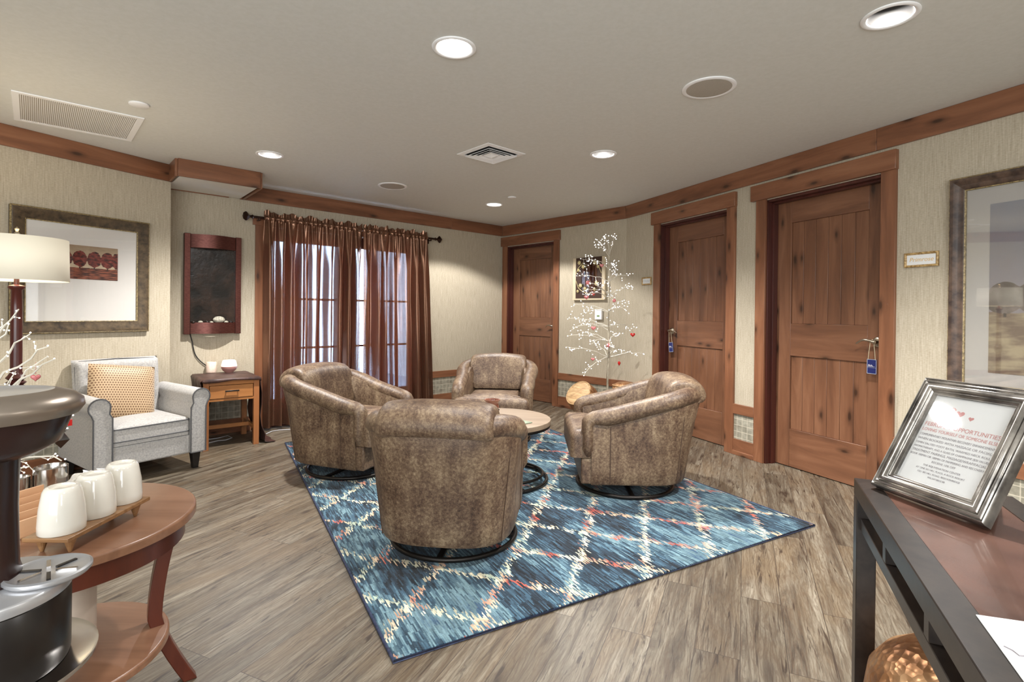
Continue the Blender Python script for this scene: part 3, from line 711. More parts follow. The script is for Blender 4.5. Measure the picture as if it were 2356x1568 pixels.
curtain(2.752, 3.615, 2.752, 3.70, 15, 11, 'right brown satin curtain panel, the one nearer the corner of the room', cloth='curtain_full')

# ---------------------------------------------------------------- ceiling fixtures
def disc_fix(x, y, name, label, cat, group, lit):
    t = thing(name, label, cat, (x, y, H), 0, group)
    m = MB(); m.lathe([(.080, -.001), (.103, -.001), (.103, -.005), (.096, -.009), (.084, -.006), (.080, -.001)], 40, cap=False); m.build('trim_ring', 'white', t, smooth=True)
    if lit:
        m = MB(); m.lathe([(.0001, .004), (.079, .004), (.079, .010), (.0001, .010)], 32, cap=False); m.build('diffuser', 'disc', t)
    else:
        m = MB(); m.lathe([(.080, .001), (.072, .05), (.062, .12), (.0001, .125)], 40, cap=False); m.build('reflector', 'chrome', t, smooth=True)
    return t
disc_fix(*D_LIT[0], 'downlight', 'lit round downlight above the chair with its back to us', 'downlight', 'ceiling downlights', True)
disc_fix(*D_LIT[1], 'downlight', 'small lit round downlight near the far corner of the ceiling', 'downlight', 'ceiling downlights', True)
disc_fix(*D_CAN[0], 'can_light', 'large recessed can light with bare metal reflector at the upper right', 'downlight', 'recessed can lights', False)
disc_fix(*D_CAN[1], 'can_light', 'recessed can light with metal reflector above the curtains', 'downlight', 'recessed can lights', False)
disc_fix(*D_CAN[2], 'can_light', 'recessed can light with metal reflector right of the square ceiling diffuser', 'downlight', 'recessed can lights', False)
for (x, y), lb in (((-1.188, 5.138), 'round flat ceiling speaker with grey grille near the curtain wall'), ((1.058, 2.843), 'larger looking round ceiling speaker with grey grille on the right')):
    t = thing('ceiling_speaker', lb, 'speaker', (x, y, H), 0, 'round ceiling speakers')
    m = MB(); m.lathe([(.118, -.001), (.140, -.001), (.140, -.006), (.130, -.010), (.118, -.008), (.118, -.001)], 48, cap=False); m.build('rim', 'white', t, smooth=True)
    m = MB(); m.lathe([(.0001, -.009), (.08, -.0088), (.1185, -.007), (.1185, -.002), (.0001, -.002)], 48, cap=False); m.build('grille', 'grille', t, smooth=True)
for (x, y), r, lb in (((-2.262, 3.152), .052, 'small flat round sprinkler cover beside the return air grille'), ((-.013, 5.586), .045, 'small flat round sprinkler cover near the far downlight')):
    m = MB(); m.lathe([(.0001, -.012), (r*.9, -.012), (r, -.009), (r, -.001), (.0001, -.001)], 32, cap=False); o = m.build('sprinkler_cover', 'white', None, smooth=True); o.location = (x, y, H); tag(o, lb, 'sprinkler cover', 'flat sprinkler covers')
# square four-way diffuser
t = thing('ceiling_diffuser', 'white square air diffuser with stepped concentric louvres in the ceiling', 'air vent', (-.175, 4.07, H), WB.rz)
def sqr(m, r0, z0, r1, z1, th=.003):
    P = lambda r, z: [(r, r, z), (-r, r, z), (-r, -r, z), (r, -r, z)]
    m.rings([P(r0, z0), P(r1, z1), P(r1, z1-th), P(r0, z0-th)], loop=True)
m = MB(); sqr(m, .19, -.001, .150, -.004, .004); m.build('frame', 'white', t)
m = MB(); m.box(-.151, .151, -.151, .151, -.001, -.0005); m.build('duct', 'hole', t)
for r in (.143, .112, .081):
    m = MB(); sqr(m, r, -.020, r-.024, -.006, .003); m.build('louvre', 'white', t)
m = MB(); m.add([(.048, .048, -.012), (-.048, .048, -.012), (-.048, -.048, -.012), (.048, -.048, -.012), (0, 0, -.034)], [(0, 1, 2, 3), (0, 4, 1), (1, 4, 2), (2, 4, 3), (3, 4, 0)]); m.build('center_cone', 'white', t)
# return grille
v0, v1, v2, v3 = [Vector(p) for p in ((-2.856, 2.958), (-2.383, 3.373), (-2.806, 3.838), (-3.279, 3.436))]
c = (v0+v1+v2+v3)/4
t = thing('return_grille', 'large square white return air grille with fine parallel blades in the ceiling', 'air vent', (c.x, c.y, H), WB.rz)
h = .312; m = MB()
m.box(-h, h, -h, -h+.032, -.008, -.001); m.box(-h, h, h-.032, h, -.008, -.001); m.box(-h, -h+.032, -h+.032, h-.032, -.008, -.001); m.box(h-.032, h, -h+.032, h-.032, -.008, -.001); m.build('frame', 'white', t, bevel=.001)
m = MB(); m.box(-h+.03, h-.03, -h+.03, h-.03, -.0015, -.0005); m.build('duct', 'grille', t)
m = MB(); k = -h+.036
while k < h-.036: m.box(k, k+.0035, -h+.03, h-.03, -.007, -.001); k += .0092
o = m.build('blades', 'white', t); o['kind'] = 'stuff'

# ---------------------------------------------------------------- rug
P0, P1, P2 = Vector((-2.018, 4.716)), Vector((-.409, 1.770)), Vector((1.722, 2.967))
rc = (P0+P2)/2; ux = (P2-P1); uy = (P0-P1); rw, rl = ux.length, uy.length
t = thing('area_rug', 'blue area rug with cream and coral trellis pattern under the swivel chairs', 'rug', (rc.x, rc.y, 0), math.atan2(ux.y, ux.x))
m = MB(); m.box(-rw/2+.004, rw/2-.004, -rl/2+.004, rl/2-.004, .001, .012); m.build('pile', 'rug', t, bevel=.003)
m = MB(); e_ = .006
m.tube([(-rw/2, -rl/2, e_+.001), (rw/2, -rl/2, e_+.001), (rw/2, rl/2, e_+.001), (-rw/2, rl/2, e_+.001)], .0068, 8, loop=True); m.build('bound_edge', 'rug_edge', t, smooth=True)

# ---------------------------------------------------------------- swivel barrel chair
def swivel():
    t = thing('swivel_armchair', '', 'armchair'); KX = .91
    def U(k, n=44):   # plan path from the right front to the left front, k = half-width factor
        pts = []
        for i in range(7): pts.append((.335*k, .27-.30*i/6))
        for i in range(1, n):
            a = PI*i/n; c_, s_ = math.cos(a), math.sin(a)
            pts.append((.335*k*math.copysign(abs(c_)**.62, c_), -.03-.315*k*abs(s_)**.62))
        for i in range(7): pts.append((-.335*k, -.03+.30*i/6))
        return pts
    P = U(1); n = len(P)
    def nrm(i):
        a = Vector(P[max(i-1, 0)]); b = Vector(P[min(i+1, n-1)]); d = (b-a).normalized(); return Vector((-d.y, d.x))*-1
    Nn = [nrm(i) for i in range(n)]
    if Nn[3].x < 0: Nn = [-v for v in Nn]
    def topz(y): q = max(0, min(1, (.27-y)/.56)); return .565+.155*(q**1.3)
    def lean(y, z):
        back_ = max(0, min(1, (-y-.02)/.3)); return (.015+.085*back_)*((z-.1)/.6)
    R = []
    for i, (x, y) in enumerate(P):
        nv = Nn[i]; zt = topz(y)
        prof = []
        for z in (.105, .12, .2, .3, .4, .5): 
            if z < zt-.08: prof.append((.035+lean(y, z)-(.008 if z < .11 else 0), z))
        prof += [(.033+lean(y, zt), zt-.075), (.02+lean(y, zt), zt-.03), (-.04, zt-.03), (-.062, zt-.09), (-.062, .27), (-.05, .105)]
        while len(prof) < 12: prof.insert(5, prof[4])
        R.append([(x+nv.x*d, y+nv.y*d, z) for d, z in prof])
    m = MB(); m.rings(R); m.build('body', 'leather', t, smooth=True)
    # rolled arm: one sweep up the front of each arm and round the back
    path = []; rad = []
    xf = .338
    for z in (.285, .33, .38, .43, .48): path.append((xf, .292, z)); rad.append((.062, .040))
    for a in (20, 45, 70): A = math.radians(a); path.append((xf, .292-.055*(1-math.cos(A)), .48+.055*math.sin(A)*.9)); rad.append((.062, .046))
    for i, (x, y) in enumerate(P):
        if i < 2 or i > n-3: continue
        zt = topz(y); nv = Nn[i]; d = .004+lean(y, zt)*.75
        path.append((x+nv.x*d, y+nv.y*d, zt-.045)); rad.append((.066, .058))
    path2 = [(-p[0], p[1], p[2]) for p in path[:8]][::-1]; path += path2; rad += rad[:8][::-1]
    R = []; m_ = len(path); prev = None
    for i in range(m_):
        tt = (Vector(path[min(i+1, m_-1)])-Vector(path[max(i-1, 0)])).normalized()
        # across the wall = horizontal normal
        if i < 8: hx = Vector((1, 0, 0))
        elif i >= m_-8: hx = Vector((-1, 0, 0))
        else: nv = Nn[i-8+2]; hx = Vector((nv.x, nv.y, 0))
        hx = (hx-tt*hx.dot(tt)).normalized(); up = tt.cross(hx)
        a, b = rad[i]; k = .55 if i in (0, m_-1) else 1
        R.append([tuple(Vector(path[i])+hx*a*k*math.cos(2*PI*j/18)+up*b*k*math.sin(2*PI*j/18)) for j in range(18)])
    m = MB(); m.rings(R); m.build('arm_roll', 'leather', t, smooth=True)
    # base block below the cushion
    F = [(x+Nn[i].x*.028, y+Nn[i].y*.028) for i, (x, y) in enumerate(P)]
    F = [(.362, .335)]+F[1:-1]+[(-.362, .335)]
    m = MB(); m.prism(F, .106, .275); m.build('base', 'leather', t, bevel=.012, seg=3)
    # T-shaped seat cushion
    T_ = [(.262, -.17), (.262, .255), (.365, .262), (.372, .405), (-.372, .405), (-.365, .262), (-.262, .255), (-.262, -.17)]
    T_ = fillet(T_, [.04, .02, .02, .05, .05, .02, .02, .04], 5)[::-1]
    m = MB(); cushion(m, T_, .278, .455, .055, .022); m.build('seat_cushion', 'leather', t, smooth=True)
    # back cushion that rolls over the rim
    prof = [(-.175, .44), (-.20, .55), (-.225, .66), (-.238, .72), (-.262, .765), (-.305, .79), (-.355, .797), (-.415, .792), (-.470, .765), (-.505, .720), (-.512, .675), (-.495, .640), (-.44, .635), (-.33, .66), (-.30, .66), (-.29, .55), (-.28, .44)]
    R = []; xs = [-.305, -.302, -.29, -.27, -.2, -.1, 0, .1, .2, .27, .29, .302, .305]; cy_, cz_ = -.31, .64
    for x in xs:
        q = abs(x)/.305; k = 1 if q < .85 else (math.sqrt(max(0, 1-((q-.85)/.15)**2))*.25+.75 if q < .999 else .72)
        wq = 1-.06*q**2
        R.append([(x*(1 if z > .6 else .88+.12*(z-.44)/.16), cy_+(y-cy_)*k+.028*q*q, cz_+(z-cz_)*k*wq-.012*q*q) for y, z in prof])
    m = MB(); m.rings(R); m.build('back_cushion', 'leather', t, smooth=True, sub=1)
    # seam piping down the outside
    for sx in (1, -1):
        x_, y_ = P[3]; m = MB(); m.tube([(sx*(x_+.036+lean(y_, z)), y_+.03, z) for z in (.11, .2, .3, .4, .48)], .0028, 6); m.build('seam', 'seam', t)
        m = MB(); j = 7+8; xx, yy = P[j]; nv = Nn[j]
        m.tube([(sx*(xx+nv.x*(.036+lean(yy, z))), yy+nv.y*(.036+lean(yy, z)), z) for z in (.115, .2, .3, .4, .5, .6)], .0028, 6)
        m.build('seam', 'seam', t)
    for c_ in t.children:
        for v_ in c_.data.vertices: v_.co.x *= KX
    # swivel ring base
    m = MB(); m.torus(.328, .0125, 56, 10, .0265); sw = m.build('swivel_ring', 'iron', t, smooth=True)
    m = MB(); m.box(-.325, .325, -.014, .014, .02, .032); m.box(-.014, .014, -.325, .325, .02, .032); m.lathe([(.04, .02), (.04, .1), (.12, .104), (.12, .107)], 24); m.build('swivel_post', 'iron', t)
    return t
ch = swivel()
spots = [(-.298, 2.80, 7, 'brown leather swivel armchair with its back to us, nearest in the room'),
         (-1.205, 3.985, 110, 'brown leather swivel armchair on the left, standing before the curtains'),
         (-.15, 4.93, 184, 'brown leather swivel armchair facing us beyond the round coffee table'),
         (.80, 3.665, 272, 'brown leather swivel armchair on the right, turned sideways in front of the doors')]
for i, (x, y, az, lb) in enumerate(spots):
    o = ch if i == 0 else copy_tree(ch)
    o.location = (x, y, .0); o.rotation_euler = (0, 0, -math.radians(az)); o['label'] = lb; o['group'] = 'swivel armchairs on the rug'

# ---------------------------------------------------------------- coffee table
ct = thing('coffee_table', 'round coffee table with pale wood top and curved black iron hoops', 'table', (-.10, 3.735, 0))
m = MB(); cushion(m, circ(.385, 64), .418, .45, .004); m.build('tabletop', 'table_top', ct, smooth=True)
m = MB(); m.torus(.372, .011, 64, 8, .407); m.build('rim_hoop', 'iron', ct, smooth=True)
m = MB(); m.torus(.36, .012, 64, 10, .026); m.build('floor_hoop', 'iron', ct, smooth=True)
for k in range(4):
    a0 = k*PI/2+PI*.2; pts = []
    for i in range(25):
        q = i/24; r = .368-.30*math.sin(q*PI)**.9; a = a0+q*1.5; pts.append((r*math.cos(a), r*math.sin(a), .405+(.03-.405)*q))
    m = MB(); m.tube(pts, .0105, 8); m.build('curved_leg', 'iron', ct, smooth=True)
m = MB(); m.torus(.27, .010, 48, 8, .062, .06, .0); m.build('inner_hoop', 'iron', ct, smooth=True)
x, y = fl(1132, 960, .45)
t = thing('tealight_holder', 'glazed red clay candle cup with pierced sides on the coffee table', 'candle holder', (x, y, .4505))
m = MB(); m.lathe([(.0001, 0), (.036, 0), (.038, .008), (.030, .02), (.034, .03), (.046, .05), (.049, .08), (.045, .1), (.046, .112), (.056, .122), (.057, .13), (.049, .13), (.041, .112), (.042, .08), (.036, .04), (.0001, .036)], 40, cap=False); m.build('cup', 'clay', t, smooth=True)
for k in range(10):
    a = k*2*PI/10; z = .072 if k % 2 else .056
    m = MB(); m.sphere((.0475*math.cos(a), .0475*math.sin(a), z), .0062, 8, 6); m.build('pierced_hole', 'hole', t)
x, y = fl(1182, 968, .45)
m = MB(); m.box(-.13, .13, -.055, .055, 0, .006); o = m.build('slate_slab', 'green_slate', None, bevel=.0015); o.location = (x+.0, y, .4505); o.rotation_euler = (0, 0, -.85)
tag(o, 'thin rectangular green slate slab lying on the round coffee table', 'placemat')

# ---------------------------------------------------------------- grey armchair
g = thing('grey_armchair', 'light grey fabric armchair with rolled arms and dark piping by the left wall', 'armchair', (-2.815, 3.885, 0), -math.radians(124))
w2 = .36; d2 = .36
for sx in (1, -1):
    # arm: side board plus scroll; profile across x,z swept along y
    prof = [(.245, .13), (.352, .13), (.352, .47), (.362, .50)]
    for i in range(15):
        a = -PI*.22+PI*1.28*i/14; prof.append((.318+.062*math.cos(a), .545+.062*math.sin(a)))
    prof += [(.262, .50), (.245, .47)]
    R = [[(sx*x, y, z) for x, z in prof] for y in (-.30, -.1, .12, .345)]
    m = MB(); m.rings(R); ar = m.build('arm', 'grey_fabric', g, smooth=True, bevel=.006)
    m = MB(); pr2 = [(sx*(x), .349, z) for x, z in prof]; m.tube(pr2, .0042, 6, loop=True); m.build('piping', 'grey_pipe', ar, smooth=True)
m = MB(); m.box(-.246, .246, -.30, .335, .13, .27); m.build('seat_base', 'grey_fabric', g, bevel=.012, seg=3)
m = MB(); m.box(-.35, .35, -.33, -.28, .13, .50); m.build('seat_back_panel', 'grey_fabric', g, bevel=.012, seg=3)
O = fillet([(-.243, -.22), (.243, -.22), (.243, .34), (-.243, .34)], .03)
m = MB(); cushion(m, O, .272, .405, .035, .018); sc = m.build('seat_cushion', 'grey_fabric', g, smooth=True)
for z in (.30, .385):
    m = MB(); m.tube([(p[0], p[1], z) for p in offset_poly(O, -.001)], .004, 6, loop=True); m.build('piping', 'grey_pipe', sc, smooth=True)
# tufted back
V = []; F = []; nx, nz = 36, 30; bw = .275
def backpt(u, v, front):
    x = (u-.5)*2*bw*(1+.02*v); z = .27+.55*v; k = min(1, min(u, 1-u)/.08, (1-v)/.08+.0) if min(u, 1-u, 1-v) < .08 else 1
    ed = math.sqrt(max(0, 1-(1-k)**2)); th = .075*ed
    y0 = -.245-.075*v
    if front:
        tuft = 0
        for cu in (.17, .5, .83):
            for cv in (.42, .75): tuft += .032*math.exp(-((u-cu)**2+((v-cv)*1.0)**2)/.0022)
        tuft += .010*math.exp(-((u-.5)/.018)**2)+.008*math.exp(-((v-.58)/.016)**2)
        return (x, y0+th-tuft, z)
    return (x, y0-th*.6, z)
for fr in (True, False):
    base = len(V)
    for i in range(nz+1):
        for j in range(nx+1): V.append(backpt(j/nx, i/nz, fr))
    for i in range(nz):
        for j in range(nx): a = base+i*(nx+1)+j; F.append((a, a+1, a+nx+2, a+nx+1))
off = (nx+1)*(nz+1)
for i in range(nz):
    a = i*(nx+1); b = a+nx; F.append((a, a+nx+1, off+a+nx+1, off+a)); F.append((b, off+b, off+b+nx+1, b+nx+1))
for j in range(nx):
    a = nz*(nx+1)+j; F.append((a, a+1, off+a+1, off+a)); F.append((j, off+j, off+j+1, j+1))
m = MB(); m.add(V, F); bk = m.build('tufted_back', 'grey_fabric', g, smooth=True)
m = MB(); pts = [(-bw+.01, -.24, .42), (-bw+.008, -.262, .6), (-bw+.006, -.28, .77), (-bw+.03, -.286, .808), (0, -.29, .818), (bw-.03, -.286, .808), (bw-.006, -.28, .77), (bw-.008, -.262, .6), (bw-.01, -.24, .42)]
m.tube(pts, .004, 6); m.build('piping', 'grey_pipe', bk, smooth=True)
for sx in (1, -1):
    for y in (.29, -.27):
        m = MB(); R = [[(sx*.30+a*r, y+b*r, z) for a, b in ((-1, -1), (1, -1), (1, 1), (-1, 1))] for r, z in ((.018, 0), (.03, .135))]
        m.rings(R); m.build('leg', 'black', g, bevel=.002)
# throw pillow
m = MB(); V = []; F = []; q = 22
for s_ in (1, -1):
    for i in range(q+1):
        for j in range(q+1):
            u, v = i/q*2-1, j/q*2-1; k = max(0, (1-u**4)*(1-v**4))**.55
            pin = 1-.07*(1-min(1, (1-abs(u))*3))*(1-abs(v)**3) ; pin2 = 1-.07*(1-min(1, (1-abs(v))*3))*(1-abs(u)**3)
            V.append((.215*u*pin2, s_*.062*k, .215*v*pin))
for h_ in (0, 1):
    b0 = h_*(q+1)**2
    for i in range(q):
        for j in range(q): a = b0+i*(q+1)+j; F.append((a, a+1, a+q+2, a+q+1))
m.add(V, F); o = m.build('throw_pillow', 'dots', None, smooth=True)
gm = Matrix.Translation(g.location) @ Matrix.Rotation(-math.radians(124), 4, 'Z')
o.matrix_world = gm @ Matrix.Translation((.045, -.07, .575)) @ Matrix.Rotation(math.radians(-8), 4, 'Y') @ Matrix.Rotation(math.radians(20), 4, 'X')
tag(o, 'square gold and brown honeycomb-patterned throw pillow on the grey armchair', 'pillow')

# ---------------------------------------------------------------- picture on the left wall
def frame_rings(x0, x1, z0, z1, prof):
    """mitred moulding; prof = list of (inset from the outer edge, y)"""
    return [[(x0+d, y, z0+d), (x1-d, y, z0+d), (x1-d, y, z1-d), (x0+d, y, z1-d)] for d, y in prof]
def picture(name, label, cat, w, x0, x1, z0, z1, fw, mat, lip, artm, ax0, ax1, az0, az1, glass, deep=.04, liner=None):
    t = thing(name, label, cat); place(t, w)
    m = MB(); m.rings(frame_rings(x0, x1, z0, z1, [(0, -.002), (0, -deep*.8), (fw*.1, -deep), (fw*.3, -deep*.9), (fw*.55, -deep*.66), (fw*.85, -deep*.5), (fw*.95, -deep*.42), (fw*.95, -.002)]), loop=True); m.build('frame', mat, t, bevel=.001)
    m = MB(); m.rings(frame_rings(x0, x1, z0, z1, [(fw*.93, -.004), (fw*.93, -deep*.55), (fw*1.0, -deep*.5), (fw*1.0, -.004)]), loop=True); m.build('inner_lip', lip, t)
    m = MB(); m.rings(frame_rings(x0, x1, z0, z1, [(0, -deep*.55), (-.003, -deep*.7), (.004, -deep*.97), (.010, -deep*.9)]), loop=True); m.build('outer_lip', lip, t)
    m = MB(); m.box(x0+fw*.97, x1-fw*.97, -.008, -.003, z0+fw*.97, z1-fw*.97); mt = m.build('mat_board', 'matboard', t)
    m = MB(); m.box(ax0, ax1, -.010, -.008, az0, az1); m.build('painting', artm, mt)
    m = MB(); m.box(x0+fw*.96, x1-fw*.96, -.0155, -.014, z0+fw*.96, z1-fw*.96); m.build('glass', glass, t)
    return t
picture('framed_picture', 'wide framed painting of a row of red trees on white mat on the left wall', 'picture', WA, 1.585, 2.462, 1.022, 1.908, .088, 'frame_brown', 'gilt', 'art_red', 1.80, 2.24, 1.422, 1.674, 'frame_glass', .035)
picture('framed_picture', 'tall glazed picture of misty trees in dark frame on the right wall', 'picture', WE, -1.785, -.72, .755, 2.0, .075, 'frame_dark', 'gilt', 'art_mist', -1.602, -.90, .90, 1.83, 'art_glass', .045)

# ---------------------------------------------------------------- wall fountain
t = thing('wall_fountain', 'copper framed slate wall fountain with bowed hoods, left of the curtains', 'wall fountain'); place(t, WB)
a, b, z0, z1 = 1.018, 1.50, .972, 1.908; c = (a+b)/2
m = MB(); m.box(a+.04, b-.04, -.035, -.004, z0+.02, z1-.02); m.build('slate_panel', 'slate', t)
for x0_, x1_ in ((a, a+.05), (b-.05, b)):
    m = MB(); m.box(x0_, x1_, -.058, -.003, z0, z1); m.build('side_post', 'copper', t, bevel=.003)
for zz0, zz1, nm in ((z1-.13, z1-.005, 'hood'), (z0+.005, z0+.11, 'basin')):
    m = MB(); hw = (b-a)/2-.052; R = []
    for i in range(21):
        u = -1+2*i/20; y = -.055-.065*math.cos(u*PI/2); x = c+hw*u
        R.append([(x, y, zz0), (x, y, zz1), (x, y+.006, zz1), (x, -.036, zz1 if nm == 'hood' else zz0+.01), (x, -.036, zz0)])
    m.rings(R); m.build(nm, 'copper', t, smooth=True)
rnd = random.Random(5)
t2 = thing('pebble', 'large speckled grey pebble standing in the fountain basin', 'stone'); 
m = MB(); m.sphere((0, 0, 0), .052, 20, 14, 1, .5, .62); m.build('stone', 'stone', t2, smooth=True); x, y = WB.P(c+.045, -.07); t2.location = (x, y, z0+.108+.028); t2.rotation_euler = (0, 0, WB.rz)
for i in range(7):
    xx = c-.17+i*.055+rnd.uniform(-.012, .012)
    if abs(xx-c-.045) < .05: continue
    m = MB(); r_ = rnd.uniform(.011, .019); m.sphere((0, 0, 0), r_, 10, 8, 1.2, 1, .7); o = m.build('pebble', 'stone' if i % 2 else 'slate', None, smooth=True)
    x, y = WB.P(xx, -.06); o.location = (x, y, z0+.104+r_*.5); tag(o, 'one of the tiny pebbles in the fountain basin', 'stone', 'tiny basin pebbles')
m = MB(); pts = []
for i in range(24):
    q = i/23; pts.append((1.075+.20*q**2.2+.012*math.sin(q*7), -.012, z0+.005-.36*q))
m.tube(pts, .0045, 8); o = m.build('power_cord', 'cord', None, smooth=True); place(o, WB); tag(o, 'black power cord hanging from the wall fountain behind the drawer table', 'cord')

# ---------------------------------------------------------------- drawer table with cloth
p, q_ = Vector(fl(472, 1037)), Vector(fl(584, 1021.6)); ang = math.atan2(q_.y-p.y, q_.x-p.x); wt = (q_-p).length+.03
t = thing('drawer_table', 'small honey wood side table with one drawer and dark cloth over it', 'side table', (p.x, p.y, 0), ang)
D = .52; TZ = .595
for x0_ in (-.02, wt-.035):
    for y0_ in (-.01, D-.045):
        m = MB(); m.box(x0_, x0_+.045, y0_, y0_+.045, 0, TZ-.012); m.build('leg', 'oak_z', t, bevel=.002)
m = MB(); m.box(-.025, wt+.015, -.015, D+.005, TZ-.014, TZ+.004); m.build('top', 'oak', t, bevel=.002)
m = MB(); m.box(.025, wt-.035, .0, .018, TZ-.045, TZ-.014); m.box(.025, wt-.035, 0, .018, .412, .432); m.box(-.012, .0, .035, D-.045, .42, TZ-.014); m.box(wt-.005, wt+.005, .035, D-.045, .42, TZ-.014); m.box(.025, wt-.035, D-.03, D-.012, .42, TZ-.014); m.build('apron', 'oak', t, bevel=.001)
m = MB(); m.box(.03, wt-.04, -.004, .3, .436, TZ-.049); dr = m.build('drawer', 'oak', t, bevel=.002)
m = MB(); mx_ = wt/2-.005; m.box(mx_-.055, mx_+.055, -.026, -.018, .492, .504); m.box(mx_-.05, mx_-.042, -.02, -.003, .494, .502); m.box(mx_+.042, mx_+.05, -.02, -.003, .494, .502); m.build('drawer_pull', 'black', dr, bevel=.0015)
m = MB(); m.box(-.01, .012, .035, D-.045, .125, .16); m.box(wt-.02, wt+.002, .035, D-.045, .125, .16); m.box(.0, wt-.01, D*.5, D*.5+.022, .125, .16); m.build('stretcher', 'oak', t, bevel=.002)
# cloth: over the top, down both sides
m = MB(); V = []; F = []
prof = []
x0_, x1_ = -.032, wt+.022
for z in (.16, .26, .36, .46, .54, .585): prof.append((x0_-.008-.006*math.sin(z*23), z))
prof += [(x0_, .602), (x0_+.02, .606), (x0_+.12, .605), (x0_+.24, .606), (x1_-.02, .606), (x1_, .600)]
for z in (.56, .46, .36, .26, .16, .08, .02): prof.append((x1_+.010+.010*math.sin(z*19)+(.02 if z < .1 else 0), z))
prof += [(x1_+.06, .008), (x1_+.12, .008)]
ny = 24
for j in range(ny+1):
    y = -.022+(D+.03)*j/ny; r_ = [(x, y+.0, z) for x, z in prof]
    for i, (x, z) in enumerate(prof):
        wv = .007*math.sin(y*38+i*.4)
        hang = z < .57
        V.append((x+(wv if hang else 0), y, z+(0 if hang else .0015*math.sin(y*30+i))+(.003*math.sin(i*1.7) if j == 0 else 0)))
k = len(prof)
for j in range(ny):
    for i in range(k-1): a = j*k+i; F.append((a, a+1, a+k+1, a+k))
# short front overhang
b0 = len(V); top_i = [i for i, (x, z) in enumerate(prof) if z > .598]
for dz, dy in ((0.0, -.004), (-.012, -.007), (-.024, -.006)):
    for i in top_i: V.append((prof[i][0], -.022+dy, prof[i][1]+dz*(1+.35*math.sin(i*1.9))))
nt_ = len(top_i)
for i in range(nt_-1): F.append((top_i[i], top_i[i+1], b0+i+1, b0+i))
for r_ in range(2):
    for i in range(nt_-1): a = b0+r_*nt_+i; F.append((a, a+1, a+nt_+1, a+nt_))
m.add(V, F); o = m.build('table_cloth', 'throw', None, smooth=True, solid=.003); o.location = t.location; o.rotation_euler = t.rotation_euler
tag(o, 'dark brown cloth draped over the drawer table and down to the floor', 'cloth')
def on_table(px, py, z): x, y = fl(px, py, z); return x, y
x, y = on_table(486, 856, .609)
m = MB(); m.lathe([(.0001, 0), (.043, 0), (.044, .004), (.044, .096), (.041, .1), (.031, .1), (.031, .06), (.0001, .06)], 28, cap=False); o = m.build('stone_tealight', 'salt', None, smooth=True); o.location = (x, y, .609); tag(o, 'pale banded stone candle cylinder on the draped drawer table', 'candle holder')
x, y = on_table(527, 856, .609)
t = thing('aroma_diffuser', 'round aroma diffuser with glowing white lid and mauve base on drawer table', 'aroma diffuser', (x, y, .608))
m = MB(); m.lathe([(.0001, .006), (.03, .006), (.034, .0), (.036, .006), (.056, .022), (.067, .045), (.068, .058), (.0001, .058)], 36, cap=False); m.build('base', 'mauve', t, smooth=True)
m = MB(); m.lathe([(.067, .060), (.066, .075), (.058, .108), (.050, .118), (.012, .120), (.0001, .118)], 36, cap=False); m.build('lid', 'glow', t, smooth=True)
m = MB(); xx = [fl(596, 1003), fl(612, 999), fl(625, 993), fl(642, 990), fl(660, 989), fl(685, 988), fl(700, 984)]
m.tube([(a[0], a[1], .006) for a in xx], .0035, 6); o = m.build('white_cable', 'cord_white', None, smooth=True); tag(o, 'thin white cable on the floor below the left curtain hem', 'cord')
m = MB(); xx = [fl(478, 1012), fl(500, 1009), fl(524, 1003), fl(534, 1008), fl(520, 1013), fl(500, 1015), fl(480, 1020)]
m.tube([(a[0], a[1], .006) for a in xx], .0035, 6); o = m.build('white_cable', 'cord_white', None, smooth=True); tag(o, 'looped thin white cable on the floor under the drawer table', 'cord')
for pts, lb in (([(1.20, -.03, .42), (1.235, -.05, .36), (1.245, -.05, .31), (1.21, -.05, .25), (1.19, -.05, .2), (1.2, -.08, .1), (1.19, -.1, .012)], 'black cable hanging in front of the tiles seen under the drawer'), ([(1.09, -.03, .3), (1.10, -.04, .22), (1.13, -.05, .16), (1.15, -.07, .09), (1.16, -.09, .012)], 'lower black cable behind the left leg of the drawer table')):
    m = MB(); m.tube(pts, .005, 8); o = m.build('black_cable', 'cord', None, smooth=True, sub=1); place(o, WB); tag(o, lb, 'cord')

# ---------------------------------------------------------------- floor lamp
tx, tz = ray(38, 700); Yl = 2.86; lx = tx*Yl
t = thing('floor_lamp', 'floor lamp with white drum shade and turned mahogany pole at the left edge', 'lamp', (lx, Yl, 0))
m = MB(); m.lathe([(.0001, 0), (.15, 0), (.15, .02), (.13, .03), (.05, .045), (.03, .08), (.026, .2), (.026, .74), (.03, .76), (.045, .77), (.03, .78), (.045, .795), (.03, .805), (.045, .82), (.034, .835), (.026, .85), (.025, 1.2), (.023, 1.30), (.036, 1.31), (.036, 1.322), (.012, 1.33), (.008, 1.6), (.0001, 1.6)], 28, cap=False); m.build('pole', 'lamp_pole', t, smooth=True)
m = MB(); m.lathe([(.222, 1.352), (.218, 1.585)], 56, cap=False); m.build('lamp_shade', 'shade', t, smooth=True, solid=.003)
m = MB(); m.lathe([(.0001, 1.595), (.012, 1.597), (.014, 1.61), (.006, 1.62), (.011, 1.635), (.0001, 1.648)], 16, cap=False); m.build('finial', 'nickel', t, smooth=True)
m = MB()
for k in range(3): a = k*2*PI/3; m.tube([(0, 0, 1.575), (.217*math.cos(a), .217*math.sin(a), 1.58)], .002, 6)
m.build('shade_spider', 'nickel', t)
lamp('floor_lamp_bulb', 'POINT', (lx, Yl, 1.47), 12, (1, .86, .66), .05)

